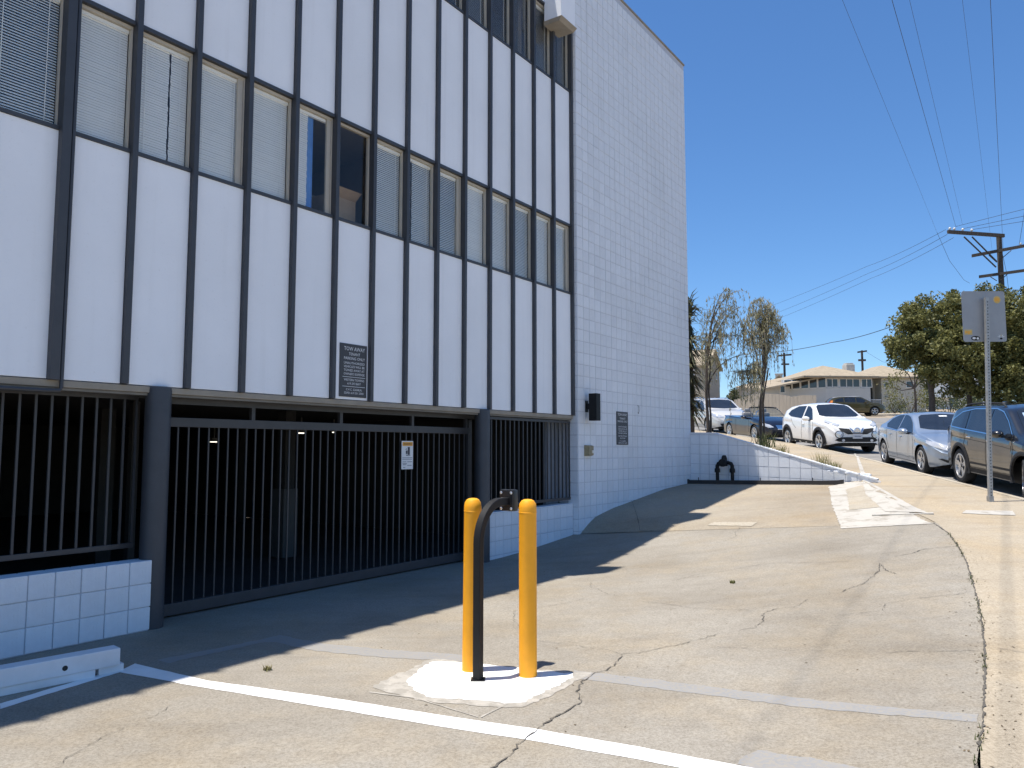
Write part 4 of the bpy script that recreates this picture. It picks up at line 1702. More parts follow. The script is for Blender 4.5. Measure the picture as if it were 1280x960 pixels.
def place(near_rear, near_front, sp):
    """root position and heading from the ground contact of the two wheels on the near side"""
    a, b = Vector(near_rear), Vector(near_front)
    h = (b - a).normalized()
    left = Vector((-h.y, h.x))
    mid_ax = (sp['xf'] + sp['xr']) / 2
    c = (a + b) / 2 + left * (sp['W'] / 2 - .13) - h * mid_ax
    heading = math.atan2(h.y, h.x)
    return Vector((c.x, c.y, street_z(c.y))), heading, -math.atan(0.07 * h.y)


# white crossover, facing the camera
SW = dict(L=4.13, W=1.77, r=.335, Ra=.395, xf=1.235, xr=-1.295, sill=.24, tum=.42, spokes=5,
          top=[(-2.065, .78), (-2.03, .98), (-1.93, 1.10), (-1.70, 1.30), (-1.3, 1.46), (-.6, 1.555), (-.1, 1.57), (.25, 1.545), (.95, 1.15), (1.05, 1.115), (1.5, 1.05), (1.80, .98), (1.95, .88), (2.03, .76), (2.065, .62)],
          belt=[(-2.065, .95), (-1.5, 1.06), (-.6, 1.02), (.3, .97), (1.0, .95), (1.7, .86), (2.065, .62)],
          plan=[(-2.065, .62), (-2.03, .72), (-1.9, .80), (-1.6, .87), (-1.2, .885), (-.5, .86), (.5, .86), (1.1, .885), (1.5, .875), (1.8, .80), (1.95, .72), (2.03, .62), (2.065, .52)])
loc, hd_, pt = place((9.88, 27.35), (9.98, 24.9), SW)
car = Car('parked_car', loc, hd_, pt, 'white rounded crossover facing the camera between the grey sedan and the dark convertible', P_WHITE, SW)
car.decal([(-.66, 1.17), (-.5, 1.13), (0, 1.12), (.5, 1.13), (.66, 1.17), (.55, 1.44), (.45, 1.50), (0, 1.525), (-.45, 1.50), (-.55, 1.44)], 'windscreen', M_CGLASS, 'front')
car.both([(-.05, 1.03), (.72, 1.01), (.35, 1.36), (.15, 1.44), (-.05, 1.46)], 'side_window', M_CGLASS)
car.both([(-.15, 1.04), (-.15, 1.46), (-.7, 1.44), (-1.15, 1.30), (-1.30, 1.16), (-1.0, 1.08)], 'side_window', M_CGLASS)
car.arch_trim(M_UNDER, .075)
car.both([(-.86, .24), (.80, .24), (.80, .335), (-.86, .335)], 'sill_cladding', M_UNDER)
car.strip([(.82, .40), (.78, .98)], 'door_seam', M_SEAM, .014)
car.strip([(-.10, .36), (-.10, 1.02)], 'door_seam', M_SEAM, .014)
car.strip([(-.55, .70), (-.78, .82), (-.95, 1.02)], 'door_seam', M_SEAM, .012)
car.handle(-.01 + .05, .86)
car.mirror_(.55, 1.00)
car.decal([(-.56, .375), (-.68, .42), (-.60, .48), (-.45, .52), (.45, .52), (.60, .48), (.68, .42), (.56, .375), (.3, .37), (-.3, .37)], 'lower_grille', M_UNDER, 'front', lift=.012)
gr = car.decal([(-.56, .80), (-.24, .77), (-.16, .66), (.16, .66), (.24, .77), (.56, .80), (.50, .70), (.30, .61), (-.30, .61), (-.50, .70)], 'grille', M_UNDER, 'front', lift=.012)
for s in (-1, 1):
    car.decal([(s * .56 + .115 * math.cos(2 * math.pi * k / 20), .60 + .115 * math.sin(2 * math.pi * k / 20)) for k in range(20)], 'lamp_surround', M_SEAM, 'front', lift=.010, step=.05)
    car.decal([(s * .56 + .095 * math.cos(2 * math.pi * k / 20), .60 + .095 * math.sin(2 * math.pi * k / 20)) for k in range(20)], 'headlight', M_LAMP, 'front', lift=.022, step=.05)
    car.decal([(s * .46, .90), (s * .62, .95), (s * .76, 1.02), (s * .80, .98), (s * .72, .90), (s * .58, .85)], 'upper_light', M_LAMP, 'front', lift=.014, step=.05)
    car.decal([(s * .45 + .05 * math.cos(2 * math.pi * k / 12), .42 + .04 * math.sin(2 * math.pi * k / 12)) for k in range(12)], 'fog_light', M_LAMP, 'front', lift=.020, step=.04)
h, n_ = car.cast((0, .72), 'front')
mb = MB().lathe([(.10, 0), (.105, .012), (.085, .018), (.078, .008)], 24, (h.x + .012, 0, .715), 'x')
mb.build('emblem_ring', M_CHROME, car.bodyo, smooth=True)
MB().bbox(h.x + .018, h.x + .034, -.125, .125, .698, .734, .004).build('emblem_bar', M_CHROME, car.bodyo)
for s in (-1, 1):
    car.decal([(s * .11, .72), (s * .20, .80), (s * .235, .80), (s * .15, .69), (s * .11, .66)], 'grille_chrome', M_CHROME, 'front', lift=.02, step=.05)
h, n_ = car.cast((0, .52), 'front')
pl = MB().bbox(h.x + .012, h.x + .022, -.155, .155, .475, .625, .004).build('number_plate', M_PLATE, car.bodyo)
MB().bbox(h.x + .0225, h.x + .0245, -.10, .10, .53, .565, .0005).build('plate_marks', M_GREYINK, pl)

# blue-grey sedan
SS = dict(L=4.58, W=1.80, r=.325, Ra=.37, xf=1.41, xr=-1.32, sill=.20, tum=.50, spokes=5,
          top=[(-2.29, .72), (-2.25, .93), (-2.1, 1.02), (-1.75, 1.07), (-1.6, 1.08), (-.95, 1.35), (-.5, 1.415), (-.1, 1.425), (.2, 1.40), (1.0, 1.02), (1.1, .985), (1.6, .91), (2.0, .80), (2.17, .70), (2.25, .60), (2.29, .50)],
          belt=[(-2.29, .80), (-1.6, .98), (-.6, .94), (.3, .90), (1.0, .87), (1.7, .79), (2.29, .50)],
          plan=[(-2.29, .60), (-2.25, .70), (-2.1, .79), (-1.7, .87), (-1.2, .90), (-.4, .88), (.6, .88), (1.3, .90), (1.7, .875), (2.0, .80), (2.17, .70), (2.25, .58), (2.29, .46)])
loc, hd_, pt = place((10.12, 20.8), (9.68, 18.1), SS)
car = Car('parked_car', loc, hd_, pt, 'blue-grey sedan parked behind the dark SUV at the kerb', P_SILV, SS)
car.decal([(-.68, 1.05), (-.5, 1.02), (0, 1.005), (.5, 1.02), (.68, 1.05), (.54, 1.30), (.45, 1.345), (0, 1.37), (-.45, 1.345), (-.54, 1.30)], 'windscreen', M_CGLASS, 'front')
car.both([(-.22, .96), (.80, .93), (.45, 1.17), (.15, 1.30), (-.05, 1.335), (-.22, 1.34)], 'side_window', M_CGLASS)
car.both([(-.30, .965), (-.30, 1.34), (-.6, 1.32), (-.95, 1.22), (-1.15, 1.08), (-1.05, 1.0)], 'side_window', M_CGLASS)
car.strip([(-1.1, .975), (-.2, .945), (.85, .915)], 'belt_trim', M_CHROME, .016)
car.strip([(.92, .30), (.95, .70), (.86, .90)], 'door_seam', M_SEAM, .014)
car.strip([(-.26, .28), (-.26, .94)], 'door_seam', M_SEAM, .014)
car.strip([(-.85, .45), (-1.0, .72), (-1.05, .97)], 'door_seam', M_SEAM, .014)
car.strip([(-.9, .255), (.95, .245)], 'sill_seam', M_SEAM, .010)
car.handle(.0, .80, P_SILV)
car.handle(-.75, .83, P_SILV)
car.mirror_(.62, .91)
for s in (-1, 1):
    car.decal([(s * .38, .60), (s * .50, .68), (s * .72, .77), (s * .84, .80), (s * .86, .74), (s * .78, .66), (s * .55, .585)], 'headlight', M_LAMP, 'front', lift=.010, step=.05)
    car.decal([(s * .42, .335), (s * .68, .42), (s * .74, .41), (s * .60, .335)], 'bumper_intake', M_UNDER, 'front', lift=.010, step=.05)
car.decal([(-.36, .62), (.36, .62), (.28, .48), (-.28, .48)], 'grille', M_UNDER, 'front', lift=.010)
car.decal([(-.34, .43), (.34, .43), (.36, .33), (-.36, .33)], 'lower_grille', M_UNDER, 'front', lift=.010)
car.decal([(-.6, -.36), (-.6, .36), (-.05, .36), (-.05, -.36)], 'sunroof', M_CGLASS, 'top', lift=.004)
car.decal([(-.09, 1.30), (.09, 1.30), (.09, 1.325), (-.09, 1.325)], 'windscreen_label', M_SIGNW, 'front', lift=.012, step=.05)
car.both([(1.98, .66), (2.03, .66), (2.03, .70), (1.98, .70)], 'side_marker', M_LAMP)

# dark SUV at the right edge
SD = dict(L=4.70, W=1.88, r=.365, Ra=.435, xf=1.38, xr=-1.33, sill=.27, tum=.34, spokes=5, steer=R(-22),
          top=[(-2.35, .85), (-2.31, 1.08), (-2.25, 1.25), (-2.1, 1.46), (-1.9, 1.58), (-1.5, 1.645), (-.8, 1.68), (0, 1.68), (.4, 1.63), (1.15, 1.20), (1.25, 1.165), (1.8, 1.08), (2.1, .97), (2.25, .84), (2.32, .70), (2.35, .58)],
          belt=[(-2.35, 1.0), (-1.9, 1.17), (-1.2, 1.11), (0, 1.06), (.9, 1.02), (1.7, .93), (2.35, .58)],
          plan=[(-2.35, .68), (-2.31, .78), (-2.15, .85), (-1.8, .91), (-1.3, .935), (-.4, .92), (.6, .92), (1.4, .94), (1.8, .91), (2.1, .82), (2.25, .72), (2.32, .60), (2.35, .50)])
loc, hd_, pt = place((9.52, 16.25), (9.08, 13.6), SD)
car = Car('parked_car', loc, hd_, pt, 'dark SUV with turned front wheel at the right edge, behind the street sign post', P_DARK, SD)
car.decal([(-.72, 1.23), (-.5, 1.20), (0, 1.185), (.5, 1.20), (.72, 1.23), (.60, 1.54), (.5, 1.585), (0, 1.61), (-.5, 1.585), (-.60, 1.54)], 'windscreen', M_CGLASS, 'front')
sh_ = car.decal([(-.62, 1.245), (0, 1.215), (.62, 1.245), (.54, 1.51), (0, 1.57), (-.54, 1.51)], 'sun_shade', M_SHADE, 'front', lift=.009, step=.08)
car.both([(-.05, 1.11), (.92, 1.08), (.62, 1.32), (.35, 1.48), (.12, 1.55), (-.05, 1.565)], 'side_window', M_CGLASS)
car.both([(-.13, 1.115), (-.13, 1.565), (-.75, 1.56), (-1.02, 1.53), (-.98, 1.15)], 'side_window', M_CGLASS)
car.both([(-1.08, 1.155), (-1.12, 1.52), (-1.45, 1.47), (-1.78, 1.33), (-1.86, 1.24), (-1.75, 1.185)], 'side_window', M_CGLASS)
car.strip([(1.02, 1.06), (0, 1.095), (-1.0, 1.135), (-1.78, 1.175), (-1.90, 1.23), (-1.82, 1.33), (-1.45, 1.49), (-.9, 1.565), (0, 1.585), (.3, 1.53), (.6, 1.36), (.98, 1.075)], 'window_trim', M_CHROME, .020, lift=.008)
car.strip([(.98, .45), (1.02, .90), (.95, 1.06)], 'door_seam', M_SEAM, .014)
car.strip([(-.09, .42), (-.09, 1.09)], 'door_seam', M_SEAM, .014)
car.strip([(-.88, .60), (-1.08, .85), (-1.05, 1.13)], 'door_seam', M_SEAM, .014)
car.strip([(-1.75, .98), (-.6, .94), (.6, .89), (1.1, .86)], 'crease', M_SEAM, .008)
car.both([(-.85, .29), (.90, .29), (.90, .37), (-.85, .37)], 'sill_cladding', M_UNDER)
car.both([(-.80, .46), (.88, .46), (.88, .50), (-.80, .50)], 'door_moulding', M_UNDER)
car.arch_trim(M_UNDER, .06)
car.handle(.08, .965, M_CHROME)
car.handle(-.82, .995, M_CHROME)
car.mirror_(.68, 1.08, P_DARK)
car.rails(-1.75, .15, .62, M_UNDER)
for s in (-1, 1):
    car.decal([(s * .40, .84), (s * .60, .93), (s * .82, 1.0), (s * .90, .98), (s * .84, .86), (s * .62, .80)], 'headlight', M_LAMP, 'front', lift=.010, step=.05)
    car.decal([(s * .86, .90), (s * .90, .97), (s * .915, .95), (s * .89, .88)], 'indicator', M_AMBER, 'front', lift=.014, step=.04)
    car.decal([(s * .70, 1.02), (s * .84, 1.02), (s * .85, 1.16), (s * .74, 1.18)], 'tail_light', M_TAIL, 'rear', lift=.010, step=.05)
    car.decal([(-2.15, .98), (-2.0, .98), (-2.02, 1.12), (-2.16, 1.10)], 'tail_light_side', M_LAMP, 'side', s, lift=.010, step=.05)
car.decal([(-.40, .88), (.40, .88), (.32, .62), (-.32, .62)], 'grille', M_UNDER, 'front', lift=.010)
car.decal([(-.6, -.30), (-.6, .30), (-.1, .30), (-.1, -.30)], 'sunroof', M_CGLASS, 'top', lift=.004)
h, n_ = car.cast((-1.35, 0), 'top')
MB().bbox(-1.45, -1.30, -.02, .02, h.z - .01, h.z + .05, .012).build('antenna_fin', P_DARK, car.bodyo)

# navy convertible with the roof down
SC = dict(L=4.20, W=1.76, r=.32, Ra=.36, xf=1.28, xr=-1.18, sill=.20, tum=.30, spokes=7,
          top=[(-2.1, .70), (-2.05, .86), (-1.8, .93), (-1.2, .97), (-.9, .95), (.2, .93), (.75, .97), (.85, .97), (1.4, .91), (1.8, .82), (2.0, .70), (2.07, .60), (2.1, .50)],
          belt=[(-2.1, .72), (-1.2, .88), (0, .85), (1.0, .84), (1.7, .74), (2.1, .50)],
          plan=[(-2.1, .60), (-2.05, .72), (-1.8, .82), (-1.2, .87), (-.4, .86), (.6, .86), (1.2, .88), (1.6, .85), (1.9, .74), (2.05, .60), (2.1, .48)])
loc, hd_, pt = place((9.36, 32.9), (9.66, 30.45), SC)
car = Car('parked_car', loc, hd_, pt, 'dark blue convertible with its roof down behind the thin weeping tree', P_NAVY, SC)
for s in (-1, 1):
    MB().tube([(.80, s * .70, .94), (.45, s * .64, 1.16), (.22, s * .58, 1.30)], .024, 8).build('windscreen_pillar', M_PLAS, car.bodyo, smooth=True)
MB().tube([(.22, -.59, 1.30), (.20, -.3, 1.325), (.195, 0, 1.33), (.20, .3, 1.325), (.22, .59, 1.30)], .026, 8).build('windscreen_header', M_PLAS, car.bodyo, smooth=True)
mb = MB()
mb.add([(.80, -.69, .95), (.86, 0, .965), (.80, .69, .95), (.23, .57, 1.30), (.20, 0, 1.32), (.23, -.57, 1.30)], [(0, 1, 4, 5), (1, 2, 3, 4)])
mb.build('windscreen', glass('windscreen_glass', (.7, .75, .75)), car.bodyo)
for s in (-1, 1):
    MB().bbox(-.55, -.32, s * .36 - .22, s * .36 + .22, .75, 1.10, .06).build('seat', M_LEATH, car.bodyo, smooth=True)
    MB().bbox(-.56, -.42, s * .36 - .12, s * .36 + .12, 1.10, 1.26, .05).build('headrest', M_LEATH, car.bodyo, smooth=True)
MB().tube([(-.75, -.45, .94), (-.77, -.42, 1.12), (-.78, -.30, 1.17), (-.77, -.18, 1.12), (-.75, -.15, .94)], .022, 8).build('roll_hoop', M_CHROME, car.bodyo, smooth=True)
MB().tube([(-.75, .45, .94), (-.77, .42, 1.12), (-.78, .30, 1.17), (-.77, .18, 1.12), (-.75, .15, .94)], .022, 8).build('roll_hoop', M_CHROME, car.bodyo, smooth=True)
car.decal([(-.85, -.60), (-.85, .60), (.55, .58), (.55, -.58)], 'cockpit', M_UNDER, 'top', lift=.006, step=.15)
car.strip([(.78, .35), (.78, .88)], 'door_seam', M_SEAM, .014)
car.strip([(-.45, .35), (-.50, .88)], 'door_seam', M_SEAM, .014)
car.mirror_(.60, .88)
for s in (-1, 1):
    car.decal([(s * .40, .58), (s * .55, .68), (s * .80, .74), (s * .80, .66), (s * .6, .56)], 'headlight', M_LAMP, 'front', lift=.010, step=.05)
car.decal([(-.32, .66), (.32, .66), (.26, .50), (-.26, .50)], 'grille', M_CHROME, 'front', lift=.010)

# champagne SUV farthest up the row
SU = dict(SD)
SU.update(steer=0, L=4.70)
loc, hd_, pt = place((9.0, 39.4), (9.25, 36.75), SU)
loc.x += .15
car = Car('parked_car', loc, hd_, pt, 'pale champagne SUV next to the corner of the white block wall', P_CREAM, SU)
car.decal([(-.72, 1.23), (-.5, 1.20), (0, 1.185), (.5, 1.20), (.72, 1.23), (.60, 1.54), (.5, 1.585), (0, 1.61), (-.5, 1.585), (-.60, 1.54)], 'windscreen', M_CGLASS, 'front')
car.both([(-.05, 1.11), (.92, 1.08), (.62, 1.32), (.35, 1.48), (.12, 1.55), (-.05, 1.565)], 'side_window', M_CGLASS)
car.both([(-.13, 1.115), (-.13, 1.565), (-.75, 1.56), (-1.02, 1.53), (-.98, 1.15)], 'side_window', M_CGLASS)
car.mirror_(.68, 1.08)
car.rails(-1.75, .15, .62, M_CHROME)
for s in (-1, 1):
    car.decal([(s * .40, .80), (s * .60, .90), (s * .84, .97), (s * .88, .92), (s * .80, .80), (s * .62, .76)], 'headlight', M_LAMP, 'front', lift=.010, step=.05)
car.decal([(-.36, .88), (.36, .88), (.30, .70), (-.30, .70)], 'grille', M_CHROME, 'front', lift=.010)
car.decal([(-.62, .50), (.62, .50), (.56, .38), (-.56, .38)], 'lower_grille', M_UNDER, 'front', lift=.010)

# olive SUV across the street
SO = dict(SD)
SO.update(steer=0)
p = at(1068, 513, 66)
car = Car('parked_car', Vector((p.x, p.y, street_z(p.y) + .02)), R(-8), 0, 'olive brown SUV parked broadside across the street in front of the pale house', P_OLIVE, SO)
car.both([(-.05, 1.11), (.92, 1.08), (.62, 1.32), (.35, 1.48), (.12, 1.55), (-.05, 1.565)], 'side_window', M_CGLASS)
car.both([(-.13, 1.115), (-.13, 1.565), (-.75, 1.56), (-1.02, 1.53), (-.98, 1.15)], 'side_window', M_CGLASS)
car.both([(-1.08, 1.155), (-1.12, 1.52), (-1.45, 1.47), (-1.78, 1.33), (-1.86, 1.24), (-1.75, 1.185)], 'side_window', M_CGLASS)
car.decal([(-1.9, -.72), (-1.9, .72), (.25, .70), (.25, -.70)], 'roof_reflection', P_CREAM, 'top', lift=.008, step=.15)  # bright reflection on the roof, painted as a pale sheet
car.mirror_(.68, 1.08)
for s in (-1, 1):
    car.decal([(s * .70, 1.02), (s * .84, 1.02), (s * .85, 1.16), (s * .74, 1.18)], 'tail_light', M_TAIL, 'rear', lift=.010, step=.05)
    car.decal([(-2.18, 1.10), (-1.98, 1.10), (-1.95, 1.30), (-2.12, 1.28)], 'tail_light_side', M_AMBER, 'side', s, lift=.010, step=.05)

# ------------------------------------------------------------------ vegetation


def leaf_cloud(mb, pts, size, aspect=2.2, flat=0.0, droop=None):
    """one small bent leaf per point"""
    vs, fs = [], []
    for p in pts:
        d = Vector((rnd.gauss(0, 1), rnd.gauss(0, 1), rnd.gauss(0, 1)))
        if droop is not None:
            d = Vector((rnd.gauss(0, .35), rnd.gauss(0, .35), -droop))
        d.normalize()
        s = d.orthogonal().normalized()
        s = Matrix.Rotation(rnd.uniform(0, 6.28), 3, d) @ s
        l = size * rnd.uniform(.6, 1.35)
        w = l / aspect * .5
        b = len(vs)
        vs += [p - d * l * .5, p + s * w, p + d * l * .5, p - s * w]
        fs.append((b, b + 1, b + 2, b + 3))
    mb.add(vs, fs)


L_WEEP = leafmat('weeping_leaf', (0.24, 0.215, 0.09), (0.46, 0.43, 0.29), .4, 2.5)
M_TWIG = mat('grey_twig', (0.30, 0.27, 0.22), .9, var=.2)
L_TREE = leafmat('tree_leaf', (0.07, 0.078, 0.024), (0.27, 0.255, 0.085), .25, 1.6)
L_DARK = leafmat('palm_leaf', (0.035, 0.045, 0.02), (0.13, 0.12, 0.06), .15, 2)
L_SHRUB = leafmat('shrub_leaf', (0.10, 0.11, 0.03), (0.24, 0.22, 0.08), .25, 2)
L_HEDGE = leafmat('hedge_leaf', (0.04, 0.055, 0.018), (0.12, 0.13, 0.045), .2, 2)
L_DRY = leafmat('dry_grass', (0.28, 0.23, 0.11), (0.20, 0.19, 0.07), .2, 4)


def weeping_tree(px, py, Y, height, heads, label, lean, nstr):
    p = at(px, py, Y)
    t = empty('weeping_tree', p, 0, label, 'tree', 'weeping trees behind the retaining wall')
    trunk, crown, twig = MB(), MB(), MB()
    tops = []
    path = [Vector((lean * height * .5 * f * f + .02 * math.sin(f * 9), .03 * math.sin(f * 7), height * .62 * f)) for f in np.linspace(0, 1, 9)]
    trunk.tube(path, list(np.linspace(.040, .026, 9)), 8)
    path2 = [q + Vector((.075 + .01 * math.sin(i), .04, 0)) for i, q in enumerate(path[:8])]
    trunk.tube(path2, list(np.linspace(.028, .016, 8)), 7)
    br = []
    for (hx, hy, hz, sprd) in heads:
        k0 = rnd.randint(4, 8)
        a = path[k0]
        e = Vector((hx, hy, hz))
        mid = a.lerp(e, .5) + Vector((-(e.x - a.x) * .28, 0, (e.z - a.z) * .30 + .12))
        pts = []
        for f in np.linspace(0, 1, 9):
            q = a * (1 - f) ** 2 + mid * 2 * f * (1 - f) + e * f * f
            pts.append(q)
        trunk.tube(pts, list(np.linspace(.020, .006, 9)), 6)
        br.append((pts, sprd))
    lp = []
    for pts, sprd in br:
        for k in range(nstr):
            f = rnd.uniform(.45, 1)
            i = min(int(f * 8), 7)
            a = pts[i].lerp(pts[i + 1], f * 8 - i)
            ang = rnd.uniform(0, 6.28)
            rr = sprd * math.sqrt(rnd.random())
            out = Vector((math.cos(ang) * rr, math.sin(ang) * rr, .06 + .10 * rnd.random()))
            ln = rnd.uniform(.25, 1.0) * rnd.uniform(.6, 1.15)
            sp = []
            for g in np.linspace(0, 1, 8):
                sp.append(a + out * min(1, g * 2.2) ** .7 + Vector((out.x * .25 * g, out.y * .25 * g, -ln * g ** 1.5)))
            twig.tube(sp, [.003] * 8, 3, caps=False)
            for j in range(int(9 + 14 * ln)):
                g = rnd.random() ** .8 * 7
                q = sp[int(g)].lerp(sp[min(int(g) + 1, 7)], g - int(g))
                lp.append(q + Vector((rnd.gauss(0, .018), rnd.gauss(0, .018), rnd.gauss(0, .02))))
    leaf_cloud(crown, lp, .085, 4.5, droop=.9)
    trunk.build('trunk', M_BARK, t, smooth=True)
    cr = crown.build('crown', L_WEEP, t, fix=False)
    tag(twig.build('hanging_twigs', M_TWIG, cr, fix=False), kind='stuff')
    return t


weeping_tree(951, 562, 17.35, 3.4, [(.10, .1, 3.45, .25), (.02, 0, 3.15, .30), (.45, .1, 3.15, .22), (.62, 0, 2.75, .15), (-.35, .1, 2.9, .28), (.15, .2, 2.7, .3), (-.15, -.1, 1.9, .25), (-.5, .1, 1.75, .22), (.28, 0, 3.3, .22)],
             'weeping tree with a straight leaning trunk right of the other weeping tree', .10, 40)
weeping_tree(884.5, 545, 18.6, 3.4, [(.55, .1, 3.62, .30), (.80, 0, 3.55, .30), (.35, .1, 3.25, .28), (.60, 0, 3.1, .25), (.95, .2, 3.2, .25), (.05, .1, 2.5, .25), (.45, .1, 2.6, .30), (.8, .1, 2.45, .35), (1.05, .1, 2.0, .3), (.15, 0, 1.9, .2)],
             'weeping tree bending right, nearest the corner of the block wall', .02, 19)


def spiky(px, py, Y, h, label):
    """dark shaggy palm close to the wall corner"""
    p = at(px, py, Y)
    p.z = ground_z(p.x, p.y)
    t = empty('palm', p, 0, label, 'palm')
    h = at(px, py, Y).z - p.z + h
    MB().tube([(0, 0, 0), (.05, 0, h * .5), (0, 0, h)], [.16, .12, .09], 10).build('trunk', M_BARK, t, smooth=True)
    mb = MB()
    for lev in range(46):
        z = h * (.30 + .70 * (lev / 46))
        for k in range(20):
            a = rnd.uniform(0, 6.28)
            el = rnd.uniform(-.7, .3) if lev < 36 else rnd.uniform(-.2, 1.2)
            ln = rnd.uniform(.5, .85) * (1.0 if lev % 12 < 8 else .45)
            d = Vector((math.cos(a) * math.cos(el), math.sin(a) * math.cos(el), math.sin(el)))
            s = Vector((-math.sin(a), math.cos(a), 0))
            base = Vector((0, 0, z))
            w = .034
            q = [base - s * w, base + s * w, base + d * ln * .55 + s * w * .8 + Vector((0, 0, .03)), base + d * ln * .55 - s * w * .8 + Vector((0, 0, .03)), base + d * ln + Vector((0, 0, -.16))]
            mb.add(q, [(0, 1, 2, 3), (3, 2, 4)])
    mb.build('crown', L_DARK, t, fix=False)
    return t


spiky(860, 470, 23.0, 2.3, 'dark shaggy palm peeking out beside the upper edge of the block wall')


def big_tree(px, py, Y, blobs, label, trunks, n_per, leafsz, mat_):
    base = at(px, py, Y)
    base.z = ground_z(base.x, base.y)
    t = empty('street_tree', base, 0, label, 'tree', 'broad dark trees across the street')
    tr = MB()
    cents = []
    for (bx, by, bY, r) in blobs:
        c = at(bx, by, bY) - base
        cents.append((c, r))
    for (tx, r0) in trunks:
        q = at(tx, 500, Y) - base
        q.z = 0
        tgt = sorted(cents, key=lambda c: (c[0].xy - q.xy).length)[:4]
        mid = q + Vector((0, 0, tgt[0][0].z * .55))
        tr.tube([q, q.lerp(mid, .5) + Vector((.1, 0, 0)), mid], [r0, r0 * .8, r0 * .65], 9)
        for c, r in tgt:
            tr.tube([mid, mid.lerp(c, .5) + Vector((0, 0, .4)), c], [r0 * .5, r0 * .35, r0 * .15], 7)
    tr.build('trunk', M_BARK, t, smooth=True)
    mb = MB()
    pts = []
    for c, r in cents:
        # sub-clumps on the blob's surface
        for k in range(max(10, int(26 * r * r / 2.2))):
            d = Vector((rnd.gauss(0, 1), rnd.gauss(0, 1), rnd.gauss(0, 1))).normalized()
            cc = c + d * r * rnd.uniform(.70, 1.04)
            rr = rnd.uniform(.30, .60)
            for j in range(n_per):
                e = Vector((rnd.gauss(0, 1), rnd.gauss(0, 1), rnd.gauss(0, 1))).normalized()
                pts.append(cc + e * rr * (rnd.random() ** .4) * Vector((1, 1, .8)).length / 1.6)
    leaf_cloud(mb, pts, leafsz, 1.9)
    mb.build('crown', mat_, t, fix=False)
    return t


big_tree(1160, 520, 46, [(1140, 425, 46, 1.5), (1160, 410, 46, 1.7), (1185, 400, 46.5, 1.8), (1205, 412, 46, 1.7), (1130, 440, 46, 1.0), (1160, 440, 45, 1.5), (1190, 440, 45, 1.8), (1215, 445, 46, 1.7), (1180, 462, 46, 1.3), (1205, 468, 46, 1.4), (1148, 395, 47, 1.0), (1225, 400, 47, 1.8)],
         'broad clipped dark green tree left of the street sign', [(1163, .22), (1210, .18)], 130, .20, L_TREE)
big_tree(1268, 520, 44, [(1262, 395, 44, 1.5), (1285, 390, 44, 1.9), (1265, 425, 44, 1.6), (1290, 430, 44, 1.9), (1255, 455, 44, 1.5), (1280, 465, 44, 1.8), (1248, 478, 44, 1.1), (1270, 492, 44, 1.4), (1310, 410, 44, 2.2), (1310, 455, 44, 2.2)],
         'dark tree at the right edge behind the street sign and the dark SUV', [(1275, .22)], 120, .20, L_TREE)


def bush(px, py, Y, rx, h, label, m, n=900, leaf=.10, name='shrub', group=None, top=None):
    p = at(px, py, Y)
    p.z = ground_z(p.x, p.y) + (.05 if top is None else top)
    t = empty(name, p, 0, label, 'shrub', group)
    tr = MB()
    for k in range(5):
        a = rnd.uniform(0, 6.28)
        tr.tube([(0, 0, 0), (math.cos(a) * rx * .3, math.sin(a) * rx * .3, h * .5), (math.cos(a) * rx * .5, math.sin(a) * rx * .5, h * .85)], [.03, .02, .008], 5)
    tr.build('stem', M_BARK, t)
    mb = MB()
    pts = []
    cl = [(Vector((rnd.uniform(-1, 1) * rx * .75, rnd.uniform(-1, 1) * rx * .5, h * rnd.uniform(.2, .85))), rnd.uniform(.3, .5) * min(rx, h)) for _ in range(12)]
    for k in range(n):
        c, r = rnd.choice(cl)
        e = Vector((rnd.gauss(0, 1), rnd.gauss(0, 1), rnd.gauss(0, 1))).normalized()
        pts.append(c + e * r * rnd.random() ** .4)
    leaf_cloud(mb, pts, leaf, 2)
    mb.build('foliage', m, t, fix=False)
    return t


bush(1138, 505, 70, 2.2, 2.6, 'pale green bush in front of the long wall of the pale house', L_SHRUB, 1500, .17)
bush(1118, 508, 70, 1.2, 1.3, 'low dark bush at the foot of the pale house wall', L_HEDGE, 600, .14)
bush(919, 500, 74, .9, 2.5, 'dark round bush beside the tan two-storey house', L_HEDGE, 1400, .2)
bush(932, 500, 73, 1.0, 1.55, 'small olive bush above the tan fence', L_SHRUB, 700, .17)
bush(1188, 500, 60, 1.8, 2.2, 'clipped hedge under the broad tree, left of the path', L_HEDGE, 1400, .16)
bush(1222, 500, 58, 2.3, 2.4, 'clipped hedge behind the street sign post', L_HEDGE, 1500, .16)
# young tree in front of the pale house
p = at(1144, 505, 67)
p.z = ground_z(p.x, p.y)
yt = empty('young_tree', p, 0, 'thin young tree with forked bare branches before the pale house', 'tree')
tr = MB().tube([(0, 0, 0), (.05, 0, 1.5), (.0, 0, 2.6)], [.12, .09, .07], 8)
lp = []
for (x, z) in ((-1.6, 3.3), (-.9, 4.2), (.8, 4.3), (1.2, 3.6), (.2, 4.6), (-2.2, 2.6)):
    tr.tube([(0, 0, 2.4), (x * .5, 0, z * .85), (x, .2, z)], [.06, .04, .02], 6)
    for k in range(150):
        lp.append(Vector((x + rnd.gauss(0, .35), rnd.gauss(0, .3), z + rnd.gauss(0, .25))))
tr.build('trunk', M_BARK, yt, smooth=True)
mb = MB()
leaf_cloud(mb, lp, .2, 2)
mb.build('crown', L_SHRUB, yt, fix=False)


